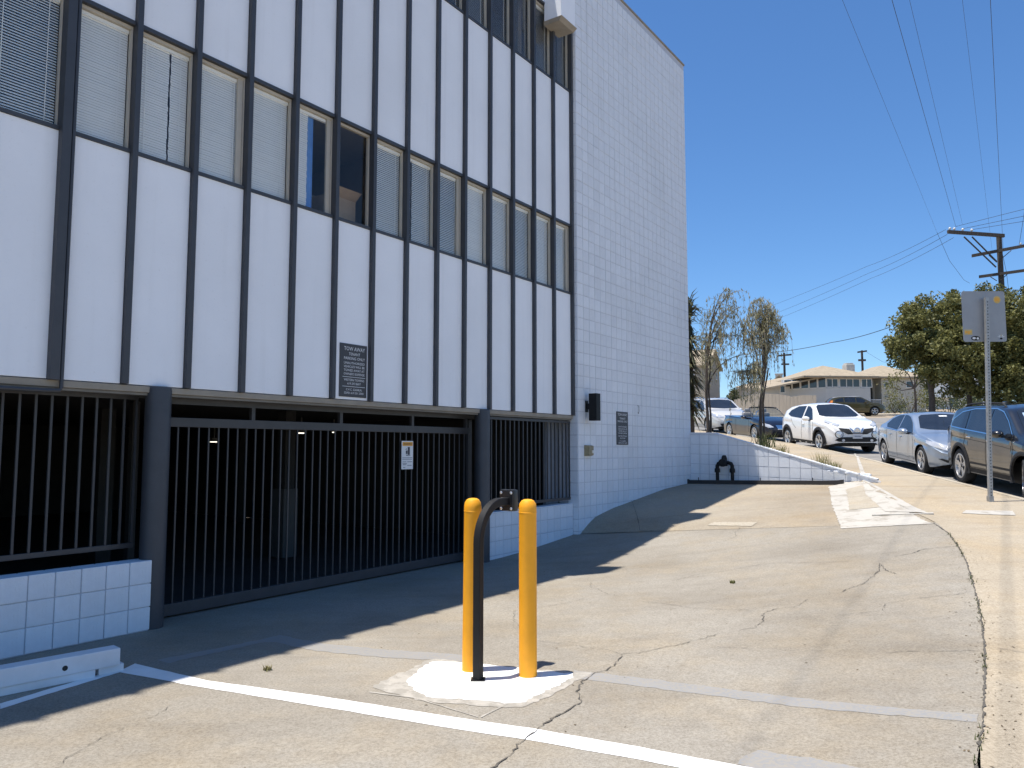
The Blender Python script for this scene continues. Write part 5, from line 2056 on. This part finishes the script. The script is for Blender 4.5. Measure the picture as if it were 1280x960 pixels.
def weed(p, n, h, label, name='weed', m=None):
    t = empty(name, p, 0, label, 'weed', 'weeds along the retaining wall and kerb joint')
    mb = MB()
    for k in range(n):
        a = rnd.uniform(0, 6.28)
        x, y = rnd.gauss(0, h * .25), rnd.gauss(0, h * .25)
        l = h * rnd.uniform(.4, 1)
        d = Vector((math.cos(a) * .4, math.sin(a) * .4, 1)).normalized()
        s = Vector((-math.sin(a), math.cos(a), 0)) * .006
        b = Vector((x, y, 0))
        mb.add([b - s, b + s, b + d * l * .6 + s * .7, b + d * l * .6 - s * .7, b + d * l + Vector((math.cos(a), math.sin(a), -.3)) * l * .15], [(0, 1, 2, 3), (3, 2, 4)])
    mb.build('blades', m or L_DRY, t, fix=False)


def rwp(t, d=.15):
    q = rwA + rwDir * t + DV * d
    q.z = rw_top(t) - .03
    return q


weed(rwp(1.55, .25), 120, .45, 'dark weeds at the foot of the straight weeping tree trunk', m=L_HEDGE)
weed(rwp(1.95, .22), 60, .30, 'dry weeds on the retaining wall right of the tree trunk')
weed(rwp(2.75, .22), 60, .34, 'taller dry weeds halfway down the sloping wall top')
weed(rwp(2.95, .25), 40, .18, 'low dry weeds just right of the taller ones on the wall top', m=L_SHRUB)
# crumbled white rubble at the low end of the wall
rb = empty('rubble_pile', rwp(3.45, .12), 0, 'crumbled white rubble where the retaining wall meets the sidewalk', 'rubble')
for k in range(16):
    r = rnd.uniform(.02, .06)
    mb = MB().bbox(-r, r, -r * .8, r * .8, -r * .5, r * .5, r * .25)
    a = rnd.uniform(0, 3)
    x, y = rnd.gauss(0, .20), rnd.gauss(0, .10)
    mb.v = [(v[0] * math.cos(a) - v[1] * math.sin(a) + x, v[0] * math.sin(a) + v[1] * math.cos(a) + y, v[2] + .03 - .1 * x) for v in mb.v]
    mb.build('chunk', M_BLOCK, rb)
# grass growing in the joint along the sidewalk
mb = MB()
jp = [gp(*q) for q in [(1186, 667), (1198, 683.6), (1208, 702), (1215.5, 726), (1222, 750), (1228, 780), (1230.5, 808), (1231, 850), (1229, 902), (1220, 958.7)]]
for a, b in zip(jp[:-1], jp[1:]):
    for k in range(int((b - a).length * 55)):
        q = a.lerp(b, rnd.random()) + Vector((rnd.gauss(0, .010), rnd.gauss(0, .010), 0))
        if math.sin(q.y * 5.3) + math.sin(q.y * 2.1 + 1) < -.2:
            continue
        an = rnd.uniform(0, 6.28)
        s = Vector((-math.sin(an), math.cos(an), 0)) * .004
        l = rnd.uniform(.012, .035)
        mb.add([q - s, q + s, q + Vector((math.cos(an) * l * .6, math.sin(an) * l * .6, l))], [(0, 1, 2)])
tag(mb.build('joint_grass', L_HEDGE, None, fix=False), 'thin line of weeds growing in the joint between driveway and sidewalk', 'weed', kind='stuff')

# ------------------------------------------------------------------ houses, fence, poles, wires
M_TANH = mat('tan_siding', (0.40, 0.35, 0.27), .85, var=.08, scale=1.2, stretch=(1, 1, 8))
M_TANR = mat('tan_shingle', (0.33, 0.27, 0.19), .9, var=.2, scale=3)
M_GREYH = mat('pale_stucco', (0.58, 0.57, 0.53), .9, var=.05, scale=1)
M_BEIGE = mat('beige_stucco', (0.50, 0.47, 0.39), .9, var=.05, scale=1)
M_TRIM = mat('white_trim', (0.75, 0.74, 0.71), .7, var=.03)
M_FENCE = mat('tan_fence', (0.46, 0.39, 0.30), .9, var=.12, scale=1.5, stretch=(6, 6, .6))
M_DGLASS = mat('dark_house_glass', (0.03, 0.035, 0.04), .08, var=.3, scale=1, spec=.8)
M_CHIM = mat('chimney_stone', (0.55, 0.52, 0.46), .9, var=.2, scale=4)


def house(name, loc, rz, label):
    return empty(name, loc, rz, label, 'house', 'houses across the street')


def window(h, x, y, z, w, ht, ax='y', sg=-1, trim=.07, panes=1):
    """window on a wall facing local y (ax 'y') or x (ax 'x'); (x, y, z) its lower left centre on the wall"""
    f, g = MB(), MB()

    def bx(m, a0, a1, b0, b1, d0, d1):
        if ax == 'y':
            m.box(x + a0, x + a1, y + sg * d0, y + sg * d1, z + b0, z + b1)
        else:
            m.box(x + sg * d0, x + sg * d1, y + a0, y + a1, z + b0, z + b1)
    bx(f, -trim, 0, -trim, ht + trim, .0, .06)
    bx(f, w, w + trim, -trim, ht + trim, .0, .06)
    bx(f, 0, w, -trim, 0, .0, .06)
    bx(f, 0, w, ht, ht + trim, .0, .06)
    for k in range(1, panes):
        bx(f, w * k / panes - trim / 2, w * k / panes + trim / 2, 0, ht, .001, .058)
    fo = f.build('window', M_TRIM, h)
    bx(g, 0, w, 0, ht, .005, .03)
    g.build('pane', M_DGLASS, fo)


def gable(h, x0, x1, y0, y1, z0, z1, rise, wallm, roofm, axis='x', over=.35):
    """walls and gable roof; ridge along the axis"""
    w = MB()
    w.box(x0, x1, y0, y1, z0, z1)
    if axis == 'x':
        ym = (y0 + y1) / 2
        for x in (x0, x1):
            w.add([(x, y0, z1), (x, y1, z1), (x, ym, z1 + rise)], [(0, 1, 2)])
        k = rise / (ym - y0)
        r = MB()
        for s, ye in ((-1, y0), (1, y1)):
            yo = ye + s * over
            zo = z1 - k * over
            q = [(x0 - over, yo, zo), (x1 + over, yo, zo), (x1 + over, ym, z1 + rise), (x0 - over, ym, z1 + rise)]
            r.add(q + [(a, b, c + .14) for a, b, c in q], [(3, 2, 1, 0), (4, 5, 6, 7), (0, 1, 5, 4), (1, 2, 6, 5), (2, 3, 7, 6), (3, 0, 4, 7)])
    else:
        xm = (x0 + x1) / 2
        for y in (y0, y1):
            w.add([(x0, y, z1), (x1, y, z1), (xm, y, z1 + rise)], [(0, 1, 2)])
        k = rise / (xm - x0)
        r = MB()
        for s, xe in ((-1, x0), (1, x1)):
            xo = xe + s * over
            zo = z1 - k * over
            q = [(xo, y0 - over, zo), (xo, y1 + over, zo), (xm, y1 + over, z1 + rise), (xm, y0 - over, z1 + rise)]
            r.add(q + [(a, b, c + .14) for a, b, c in q], [(3, 2, 1, 0), (4, 5, 6, 7), (0, 1, 5, 4), (1, 2, 6, 5), (2, 3, 7, 6), (3, 0, 4, 7)])
    w.build('wall', wallm, h, fix=False)
    return r.build('roof', roofm, h)


def hip(h, x0, x1, y0, y1, z1, rise, roofm, over=.5):
    x0 -= over
    x1 += over
    y0 -= over
    y1 += over
    hw = min(x1 - x0, y1 - y0) / 2
    if x1 - x0 > y1 - y0:
        a, b = (x0 + hw, (y0 + y1) / 2, z1 + rise), (x1 - hw, (y0 + y1) / 2, z1 + rise)
        fs = [(0, 1, 5, 4), (2, 3, 4, 5), (3, 0, 4), (1, 2, 5)]
    else:
        a, b = ((x0 + x1) / 2, y0 + hw, z1 + rise), ((x0 + x1) / 2, y1 - hw, z1 + rise)
        fs = [(0, 1, 4), (1, 2, 5, 4), (2, 3, 5), (3, 0, 4, 5)]
    mb = MB()
    base = [(x0, y0, z1), (x1, y0, z1), (x1, y1, z1), (x0, y1, z1)]
    mb.add(base + [a, b], fs)
    mb.add([(p[0], p[1], p[2] - .16) for p in base] + [(p[0], p[1], p[2] - .001) for p in base], [(3, 2, 1, 0), (0, 1, 5, 4), (1, 2, 6, 5), (2, 3, 7, 6), (3, 0, 4, 7)])
    return mb.build('roof', roofm, h)


# tan two-storey house: its corner turned towards us
p = at(884, 512, 84)
p.z = ground_z(p.x, p.y)
hA = house('tan_house', p, R(62), 'tan two-storey gabled house behind the weeping trees')
zt = at(884, 455.5, 84).z - p.z
gable(hA, 0, 6.2, 0, 9, -1, zt, 1.9, M_TANH, M_TANR, 'y', .35)
# local: +x runs along the gable wall (seen at right), +y along the eaves wall (seen at left)
for (y, z, w, ht, pn) in ((1.6, .55, 2.3, 1.5, 2), (1.4, zt - 1.9, 1.2, 1.3, 1), (4.6, zt - 1.9, 1.2, 1.3, 1), (5.4, .55, 1.6, 1.5, 2)):
    window(hA, 0, y, z, w, ht, 'x', -1, .10, pn)
for (x, z, w, ht) in ((3.2, .4, .55, 1.25), (4.3, zt - 1.3, .5, .75)):
    window(hA, x, 0, z, w, ht, 'y', -1, .05)

# pale house with the band of windows
Yh = 76
p = at(1034, 513, Yh)
p.z = ground_z(p.x, p.y)
hB = house('pale_house', p, R(4), 'pale single-storey house with a corner band of windows, low hip roof and chimney')
k = Yh / FPX
ze = at(1034, 470.5, Yh).z - p.z
zw0, zw1 = at(1034, 484, Yh).z - p.z, at(1034, 472.5, Yh).z - p.z
x1 = (1091 - 1034) * k
MB().box(0, x1, 0, 7, -1.5, zw0 - .05).build('wall', M_GREYH, hB)
MB().box(0.05, x1 - .05, 0.10, 7, zw0 - .05, ze).build('wall', M_GREYH, hB)
cols = [(0.15, .95, 1), (1.0 - .02, 1.25, 1)]
xx = .12
for (w, pn) in ((1.22, 2), (1.60 + .55, 3), (1.15, 2)):
    window(hB, xx, .10, zw0 + .06, w - .16, zw1 - zw0 - .16, 'y', -1, .07, pn)
    xx += w + .10
hip(hB, -2.0, x1, -.1, 9, ze, (470.5 - 461) * k * 1.9, M_TANR, .6)
# oblique wing at left
wl = (1034 - 1001) * k
q = MB()
q.box(-wl * 1.25, 0, 0, .3, -1.5, zw0 - .05)
q.v = [(x, y - x * .85, z) for x, y, z in q.v]
q.build('wing_wall', M_GREYH, hB)
q = MB().box(-wl * 1.25, 0, .06, .3, zw0 - .05, ze - .1)
q.v = [(x, y - x * .85, z) for x, y, z in q.v]
q.build('wing_wall', M_GREYH, hB)
for j in range(5):
    xa = -wl * 1.22 + j * wl * 1.22 / 5 + .06
    f = MB()
    w_ = wl * 1.22 / 5 - .12
    f.box(xa - .05, xa, -.02, .05, zw0, zw1).box(xa + w_, xa + w_ + .05, -.02, .05, zw0, zw1).box(xa, xa + w_, -.02, .05, zw0 - .06, zw0).box(xa, xa + w_, -.02, .05, zw1, zw1 + .06)
    f.v = [(x, y - x * .85, z) for x, y, z in f.v]
    fo = f.build('window', M_TRIM, hB)
    g = MB().box(xa, xa + w_, 0, .04, zw0, zw1)
    g.v = [(x, y - x * .85, z) for x, y, z in g.v]
    g.build('pane', M_DGLASS, fo)
# lower left wing
xl0, xl1 = (971 - 1034) * k * 1.06, (1003 - 1034) * k * 1.03
wz = at(985, 481, Yh).z - p.z
mb = MB().box(xl0, xl1, 2.3, 9, -1.5, wz)
mb.build('wall', M_GREYH, hB)
window(hB, (988.5 - 1034) * k * 1.03, 2.3, at(990, 488.5, Yh).z - p.z, .42, .62, 'y', -1, .10)
mb = MB()
za, zc = at(970, 486.5, Yh).z - p.z, at(1034, 468, Yh).z - p.z
q = [(xl0 - .6, 1.6, za), (0.2, -.6, zc - .25), (0.2, 9, zc + .5), (xl0 - .6, 9, za + .8)]
mb.add(q + [(a, b, c + .16) for a, b, c in q], [(3, 2, 1, 0), (4, 5, 6, 7), (0, 1, 5, 4), (1, 2, 6, 5), (2, 3, 7, 6), (3, 0, 4, 7)])
mb.build('roof', M_TANR, hB)
ch = MB()
cx = (1076.5 - 1034) * k
ch.bbox(cx - .44, cx + .44, 1.5, 2.4, ze - .2, at(1076, 453, Yh).z - p.z, .03)
chim = ch.build('chimney', M_CHIM, hB)
ch = MB().bbox(cx - .36, cx + .36, 1.6, 2.3, at(1076, 453, Yh).z - p.z, at(1076, 451, Yh).z - p.z, .02)
ch.build('chimney_cap', M_CHIM, chim)

# long beige house to the right
Yg = 78
p = at(1090, 512, Yg)
p.z = ground_z(p.x, p.y)
hC = house('beige_house', p, R(2), 'long beige stucco house with tan hip roof behind the young tree')
k = Yg / FPX
ze = at(1090, 471, Yg).z - p.z
x1 = (1159 - 1090) * k
xd = 13 * k
MB().box(xd, x1, 0, 8, -1.5, ze).build('wall', M_BEIGE, hC)
MB().box(-.4, xd, 1.3, 8, -1.5, ze - .01).build('wall', M_BEIGE, hC)
MB().box(.1, .75, 1.22, 1.3, .9, 2.7).build('door', M_DGLASS, hC)
rl = MB()
rl.box(0, xd, .05, .10, 1.30, 1.36)
for j in range(9):
    rl.box(.05 + j * .11, .08 + j * .11, .06, .09, .55, 1.30)
rl.build('railing', M_TRIM, hC)
MB().box(-.05, xd - .02, 0, 1.29, -1.0, .55).build('porch', M_BEIGE, hC)
for s_ in range(4):
    MB().box(.05, .9, -.3 * (s_ + 1), -.3 * s_ - .005, -1, .45 - .14 * s_).build('step', M_TRIM, hC)
window(hC, (1106.5 - 1090) * k, 0, at(1106, 484, Yg).z - p.z, .36, .55, 'y', -1, .05)
window(hC, (1107 - 1090) * k, 0, at(1106, 497, Yg).z - p.z, .5, .10, 'y', -1, .02)
window(hC, (1153 - 1090) * k, 0, at(1106, 497, Yg).z - p.z, .25, .10, 'y', -1, .02)
window(hC, (1135 - 1090) * k, 0, at(1106, 484, Yg).z - p.z, .7, .6, 'y', -1, .05)
hip(hC, -.2, x1, 0, 8, ze, (471 - 460.5) * k * 1.75, M_TANR, .5)

# houses farther back
p = at(975, 512, 98)
p.z = ground_z(p.x, p.y)
hD = house('brown_house', p, R(-19), 'brown gabled house with a chimney behind the tan fence')
k = 98 / FPX
zt = at(975, 489, 98).z - p.z
gable(hD, -2.3, 2.3, 0, 8, -1, zt, (489 - 470) * k, M_TANH, M_TANR, 'y', .3)
window(hD, -.4, 0, zt - 1.4, .8, .9, 'y', -1, .06)
cd = MB().box(-.45, .45, 1.5, 2.3, zt + .8, at(975, 466.5, 98).z - p.z).build('chimney', M_CHIM, hD)
MB().box(-.52, .52, 1.43, 2.37, at(975, 466.5, 98).z - p.z, at(975, 465.5, 98).z - p.z).build('chimney_cap', M_CHIM, cd)
p = at(938, 512, 104)
p.z = ground_z(p.x, p.y)
hE = house('grey_house', p, R(-15), 'grey-roofed gabled house seen over the tan fence')
k = 104 / FPX
zt = at(938, 490, 104).z - p.z
gable(hE, -2.4, 2.4, 0, 9, -1, zt, (490 - 479) * k, M_TANH, mat('pale_shingle', (.55, .57, .60), .8), 'y', .3)
window(hE, -.3, 0, zt - 1.2, .6, .8, 'y', -1, .06)
p = at(1160, 512, 92)
p.z = ground_z(p.x, p.y)
hF = house('white_house', p, R(0), 'white two-storey house with a balcony seen through the gap beside the broad tree')
k = 92 / FPX
zt = at(1165, 474, 92).z - p.z
MB().box(0, 8.5, .8, 8, -1, zt).build('wall', M_TRIM, hF)
hip(hF, 0, 8.5, .8, 8, zt, 1.0, mat('grey_shingle', (.34, .33, .31), .9), .4)
for x in (.2, 3.0, 5.8):
    window(hF, x, .8, .3, 1.1, 1.3, 'y', -1, .08)
    window(hF, x, .8, zt - 1.7, 1.1, 1.2, 'y', -1, .08)
bal = MB().box(-.1, 3.0, -.4, .79, zt - 2.25, zt - 2.1).build('balcony', M_TRIM, hF)
mb = MB().box(-.1, 3.0, -.4, -.35, zt - 1.35, zt - 1.28)
for j in range(12):
    mb.box(-.08 + j * .27, -.05 + j * .27, -.39, -.36, zt - 2.1, zt - 1.35)
mb.build('railing', M_TRIM, bal)

# tan board fence along the far side of the street
fa, fb = at(918, 510, 70), at(1021, 510, 66)
dv = (fb - fa)
dv.z = 0
fl = dv.length
fz = ground_z(fa.x, fa.y)
fe = empty('board_fence', Vector((fa.x, fa.y, fz)), math.atan2(dv.y, dv.x), 'tan board fence across the street behind the parked convertible', 'fence')
nb = int(fl / .30)
bm_ = MB().bbox(0, .285, -.02, .02, 0, 1.0, .006)
slope_top = [(0, 499.5), (.10, 497), (.27, 492), (.55, 493), (.70, 496), (.82, 494), (1.0, 494.5)]
for i in range(nb):
    f = i / nb
    q = fa + dv * f
    zg = ground_z(q.x, q.y) - fz - .2
    pxx, _ = proj((q.x, q.y, fz + 1))
    top_ = at(pxx, interp(slope_top, f), q.y).z - fz
    me = MB().bbox(i * fl / nb, (i + 1) * fl / nb - .012, -.02 + rnd.uniform(-.004, .004), .02, zg, top_, .004)
    me.build('board', M_FENCE, fe)
MB().box(0, fl, .021, .06, .5, .6).build('rail', M_FENCE, fe)
# sidewalk path and kerb on the far side
far = MB()
for x0 in np.arange(12, 60, 4.0):
    y0 = 67.6 + (x0 - 12) * -.02
    far.add([(x0, y0, street_z(y0) + .13), (x0 + 4, y0 - .08, street_z(y0) + .13), (x0 + 4, y0 + 1.9, street_z(y0 + 1.9) + .16), (x0, y0 + 1.98, street_z(y0 + 1.9) + .16),
             (x0, y0 - .02, street_z(y0) - .1), (x0 + 4, y0 - .10, street_z(y0) - .1)], [(0, 1, 2, 3), (4, 5, 1, 0)])
tag(far.build('far_pavement', M_KERB, None, fix=False), kind='structure')


def pole(px, ptop, pbot, Y, r, label, arms, name='utility_pole'):
    top = at(px, ptop, Y)
    base = Vector((top.x, top.y, ground_z(top.x, top.y)))
    t = empty(name, base, 0, label, 'utility pole', 'utility poles on the hill')
    h = top.z - base.z
    MB().tube([(0, 0, -.3), (0, 0, h * .5), (0, 0, h)], [r * 1.2, r * 1.08, r], 12).build('mast', M_POLE, t, smooth=True)
    out = []
    for (xa, ya, xb, yb, dY, th) in arms:
        a, b = at(xa, ya, Y - dY) - base, at(xb, yb, Y + dY) - base
        d = (b - a).normalized()
        s = Vector((-d.y, d.x, 0)).normalized() * th * .5
        u = Vector((0, 0, th * .6))
        o = Vector((0, -(r + th * .5), 0))
        vs = [a - s - u + o, a + s - u + o, a + s + u + o, a - s + u + o, b - s - u + o, b + s - u + o, b + s + u + o, b - s + u + o]
        ar = MB().add(vs, [(0, 1, 2, 3), (4, 7, 6, 5), (0, 4, 5, 1), (1, 5, 6, 2), (2, 6, 7, 3), (3, 7, 4, 0)]).build('crossarm', M_POLE, t)
        out.append((a + o, b + o, ar))
    return t, base, out


PY = 48
tp, pb, arms = pole(1248.5, 293, 362, PY, .155, 'dark utility pole with three crossarms rising behind the street sign',
                    [(1182, 291, 1252, 296, 0.0, .17), (1212, 321, 1280, 308, -.6, .15), (1221, 347, 1278, 339, -.6, .14)])
a, b, ar = arms[0]
for f in (.04, .12, .27, .43):
    q = a.lerp(b, f)
    MB().lathe([(.03, 0), (.03, .06), (.075, .08), (.085, .14), (.06, .19), (.03, .21)], 10, (q.x, q.y, q.z + .09)).build('insulator', M_PORC, ar, smooth=True)
mb = MB()
for (xa, ya, xb, yb) in ((1205, 296, 1245, 334), (1215, 296, 1246, 327)):
    mb.tube([at(xa, ya, PY - .2) - pb, at(xb, yb, PY - .2) - pb], .045, 6)
mb.build('brace', M_POLE, tp)
mb = MB()
for (xa, ya, xb, yb) in ((1236, 319, 1246, 328), (1264, 313, 1250, 325), (1238, 346, 1246, 351), (1259, 343, 1251, 350)):
    mb.tube([at(xa, ya, PY - .25) - pb, at(xb, yb, PY - .22) - pb], .025, 6)
mb.build('brace', M_POLE, tp)
a, b, ar = arms[1]
for f in (.9,):
    q = a.lerp(b, f)
    MB().lathe([(.03, 0), (.03, .05), (.06, .07), (.06, .12), (.03, .15)], 10, (q.x, q.y, q.z + .08)).build('insulator', M_PORC, ar, smooth=True)
pole(980, 441, 476, 92, .13, 'thin utility pole with two crossarms above the brown gabled house', [(971.5, 445, 988.5, 443.5, 0, .16), (976, 455.5, 985.5, 455.5, 0, .16)])
pole(1077.3, 438, 455, 96, .13, 'short looking utility pole right behind the chimney', [(1071, 440.5, 1082.5, 439, 0, .16), (1072, 450.5, 1081, 450.5, 0, .2)])
pole(1016.8, 461, 470, 110, .13, 'tiny utility pole top poking over the pale house roof', [(1011, 464.5, 1022.5, 464.5, 0, .16)])


def wire(pts, label, r=.014, sag=0.0, group='overhead lines'):
    P = [Vector(q) for q in pts]
    path = []
    for a, b in zip(P[:-1], P[1:]):
        for j in range(12):
            f = j / 12
            path.append(a.lerp(b, f) - Vector((0, 0, sag * 4 * f * (1 - f))))
    path.append(P[-1])
    base = path[0].copy()
    mb = MB().tube([q - base for q in path], r, 5)
    o = mb.build('power_line', M_WIRE, None, smooth=True, loc=base)
    tag(o, label, 'wire', group)


def over(px0, Yfar, z, pfar, label, r):
    """a line from a pole fitting, passing the pixel px0 on the frame's upper edge at height z, on over the camera's side"""
    rr = ray(*px0)
    q = EYE + rr * ((z - EYE.z) / rr.z)
    f = at(*pfar, Yfar)
    e = f + (q - f) * 2.2
    wire([f, q, e], label, r * .42)


over((1115, 0), PY, 15.0, (1195, 284), 'thick line from the pole\'s left insulators, leaving through the top of the frame', .020)
over((1137, 0), PY, 15.2, (1203, 280), 'thin line just right of the thick line at the top of the frame', .013)
over((1203, 0), PY, 15.0, (1240, 312), 'faint line second from the right at the top of the frame', .011)
over((1238, 0), PY, 14.5, (1254, 312), 'rightmost dark line rising to the top of the frame', .020)
over((1053, 0), PY + 4, 14.5, (1171, 290), 'leftmost line crossing the sky to the upper edge of the frame', .012)
wire([at(1171, 290, PY + 4), at(1187, 326, PY + 6), at(1205, 350, PY + 8), at(1212, 354, PY + 9)], 'lower drooping end of the leftmost sky line', .011)
for (xa, ya, xb, yb, lb) in ((985, 371, 1182, 287, 'upper'), (985, 383, 1184, 293, 'middle'), (985, 391, 1192, 297, 'lower')):
    wire([at(xb, yb, PY), at((xa + xb) / 2, (ya + yb) / 2 + 4, PY + 24), at(xa - 40, ya + 18, PY + 52)], lb + ' of three lines running left from the pole over the weeping trees', .013, .15)
wire([at(1112, 409, 47), at(1040, 428, 55), at(960, 441, 64), at(930, 446, 68)], 'single low line between the broad tree and the weeping trees', .022, .1)
for (xa, ya, xb, yb, lb) in ((1195, 283, 1290, 259, 'upper'), (1203, 286, 1290, 268, 'middle'), (1215, 287, 1290, 275, 'lower')):
    wire([at(xa, ya, PY), at(xb, yb, PY - 6)], lb + ' of three lines running right from the pole\'s top arm', .013)
wire([at(1252, 312, PY), at(1258, 340, PY), at(1262, 372, PY)], 'down wire hanging beside the pole below its arms', .012)
wire([at(1274, 306, PY), at(1279, 275, PY - 2), at(1284, 240, PY - 4)], 'jumper wire rising from the right end of the second arm', .012)
wire([at(1083, 440, 96), at(1103, 452, 90), at(1122, 457, 84)], 'thin line running right from the pole behind the chimney', .014)


# ------------------------------------------------------------------ small litter on the driveway
mb = MB()
for k in range(420):
    if k % 3:
        q = rnd.choice(jp[:-1])
        i = jp.index(q)
        c = q.lerp(jp[i + 1], rnd.random()) + Vector((rnd.gauss(0.02, .10), rnd.gauss(0, .10), 0))
    else:
        c = Vector((rnd.uniform(-1.5, 3.6), rnd.uniform(3.8, 12), 0))
    h = GBVH.ray_cast(Vector((c.x, c.y, 30)), Vector((0, 0, -1)))
    if h[0] is None:
        continue
    z = h[0].z + .001
    a = rnd.uniform(0, 6.28)
    l = rnd.uniform(.004, .013)
    ca, sa = math.cos(a) * l, math.sin(a) * l
    mb.add([(c.x - ca, c.y - sa, z), (c.x + sa * .5, c.y - ca * .5, z + .002), (c.x + ca, c.y + sa, z + l * .35), (c.x - sa * .5, c.y + ca * .5, z + .003)], [(0, 1, 2), (0, 2, 3)])
tag(mb.build('leaf_litter', mat('dry_litter', (.14, .10, .055), .9, var=.5, scale=30), None, fix=False), 'scattered dry leaf bits and grit on the driveway', 'litter', kind='stuff')
for px_, py_, hh, lb in ((915, 729, .05, 'tiny green weed alone in the middle of the sunlit driveway'), (334, 838, .05, 'small dead weed near the shadow edge left of the painted patch'), (1046, 586, .22, 'dry weed clump by the low end of the retaining wall')):
    weed(gp(px_, py_), 26, hh, lb, m=L_SHRUB if px_ == 915 else L_DRY)
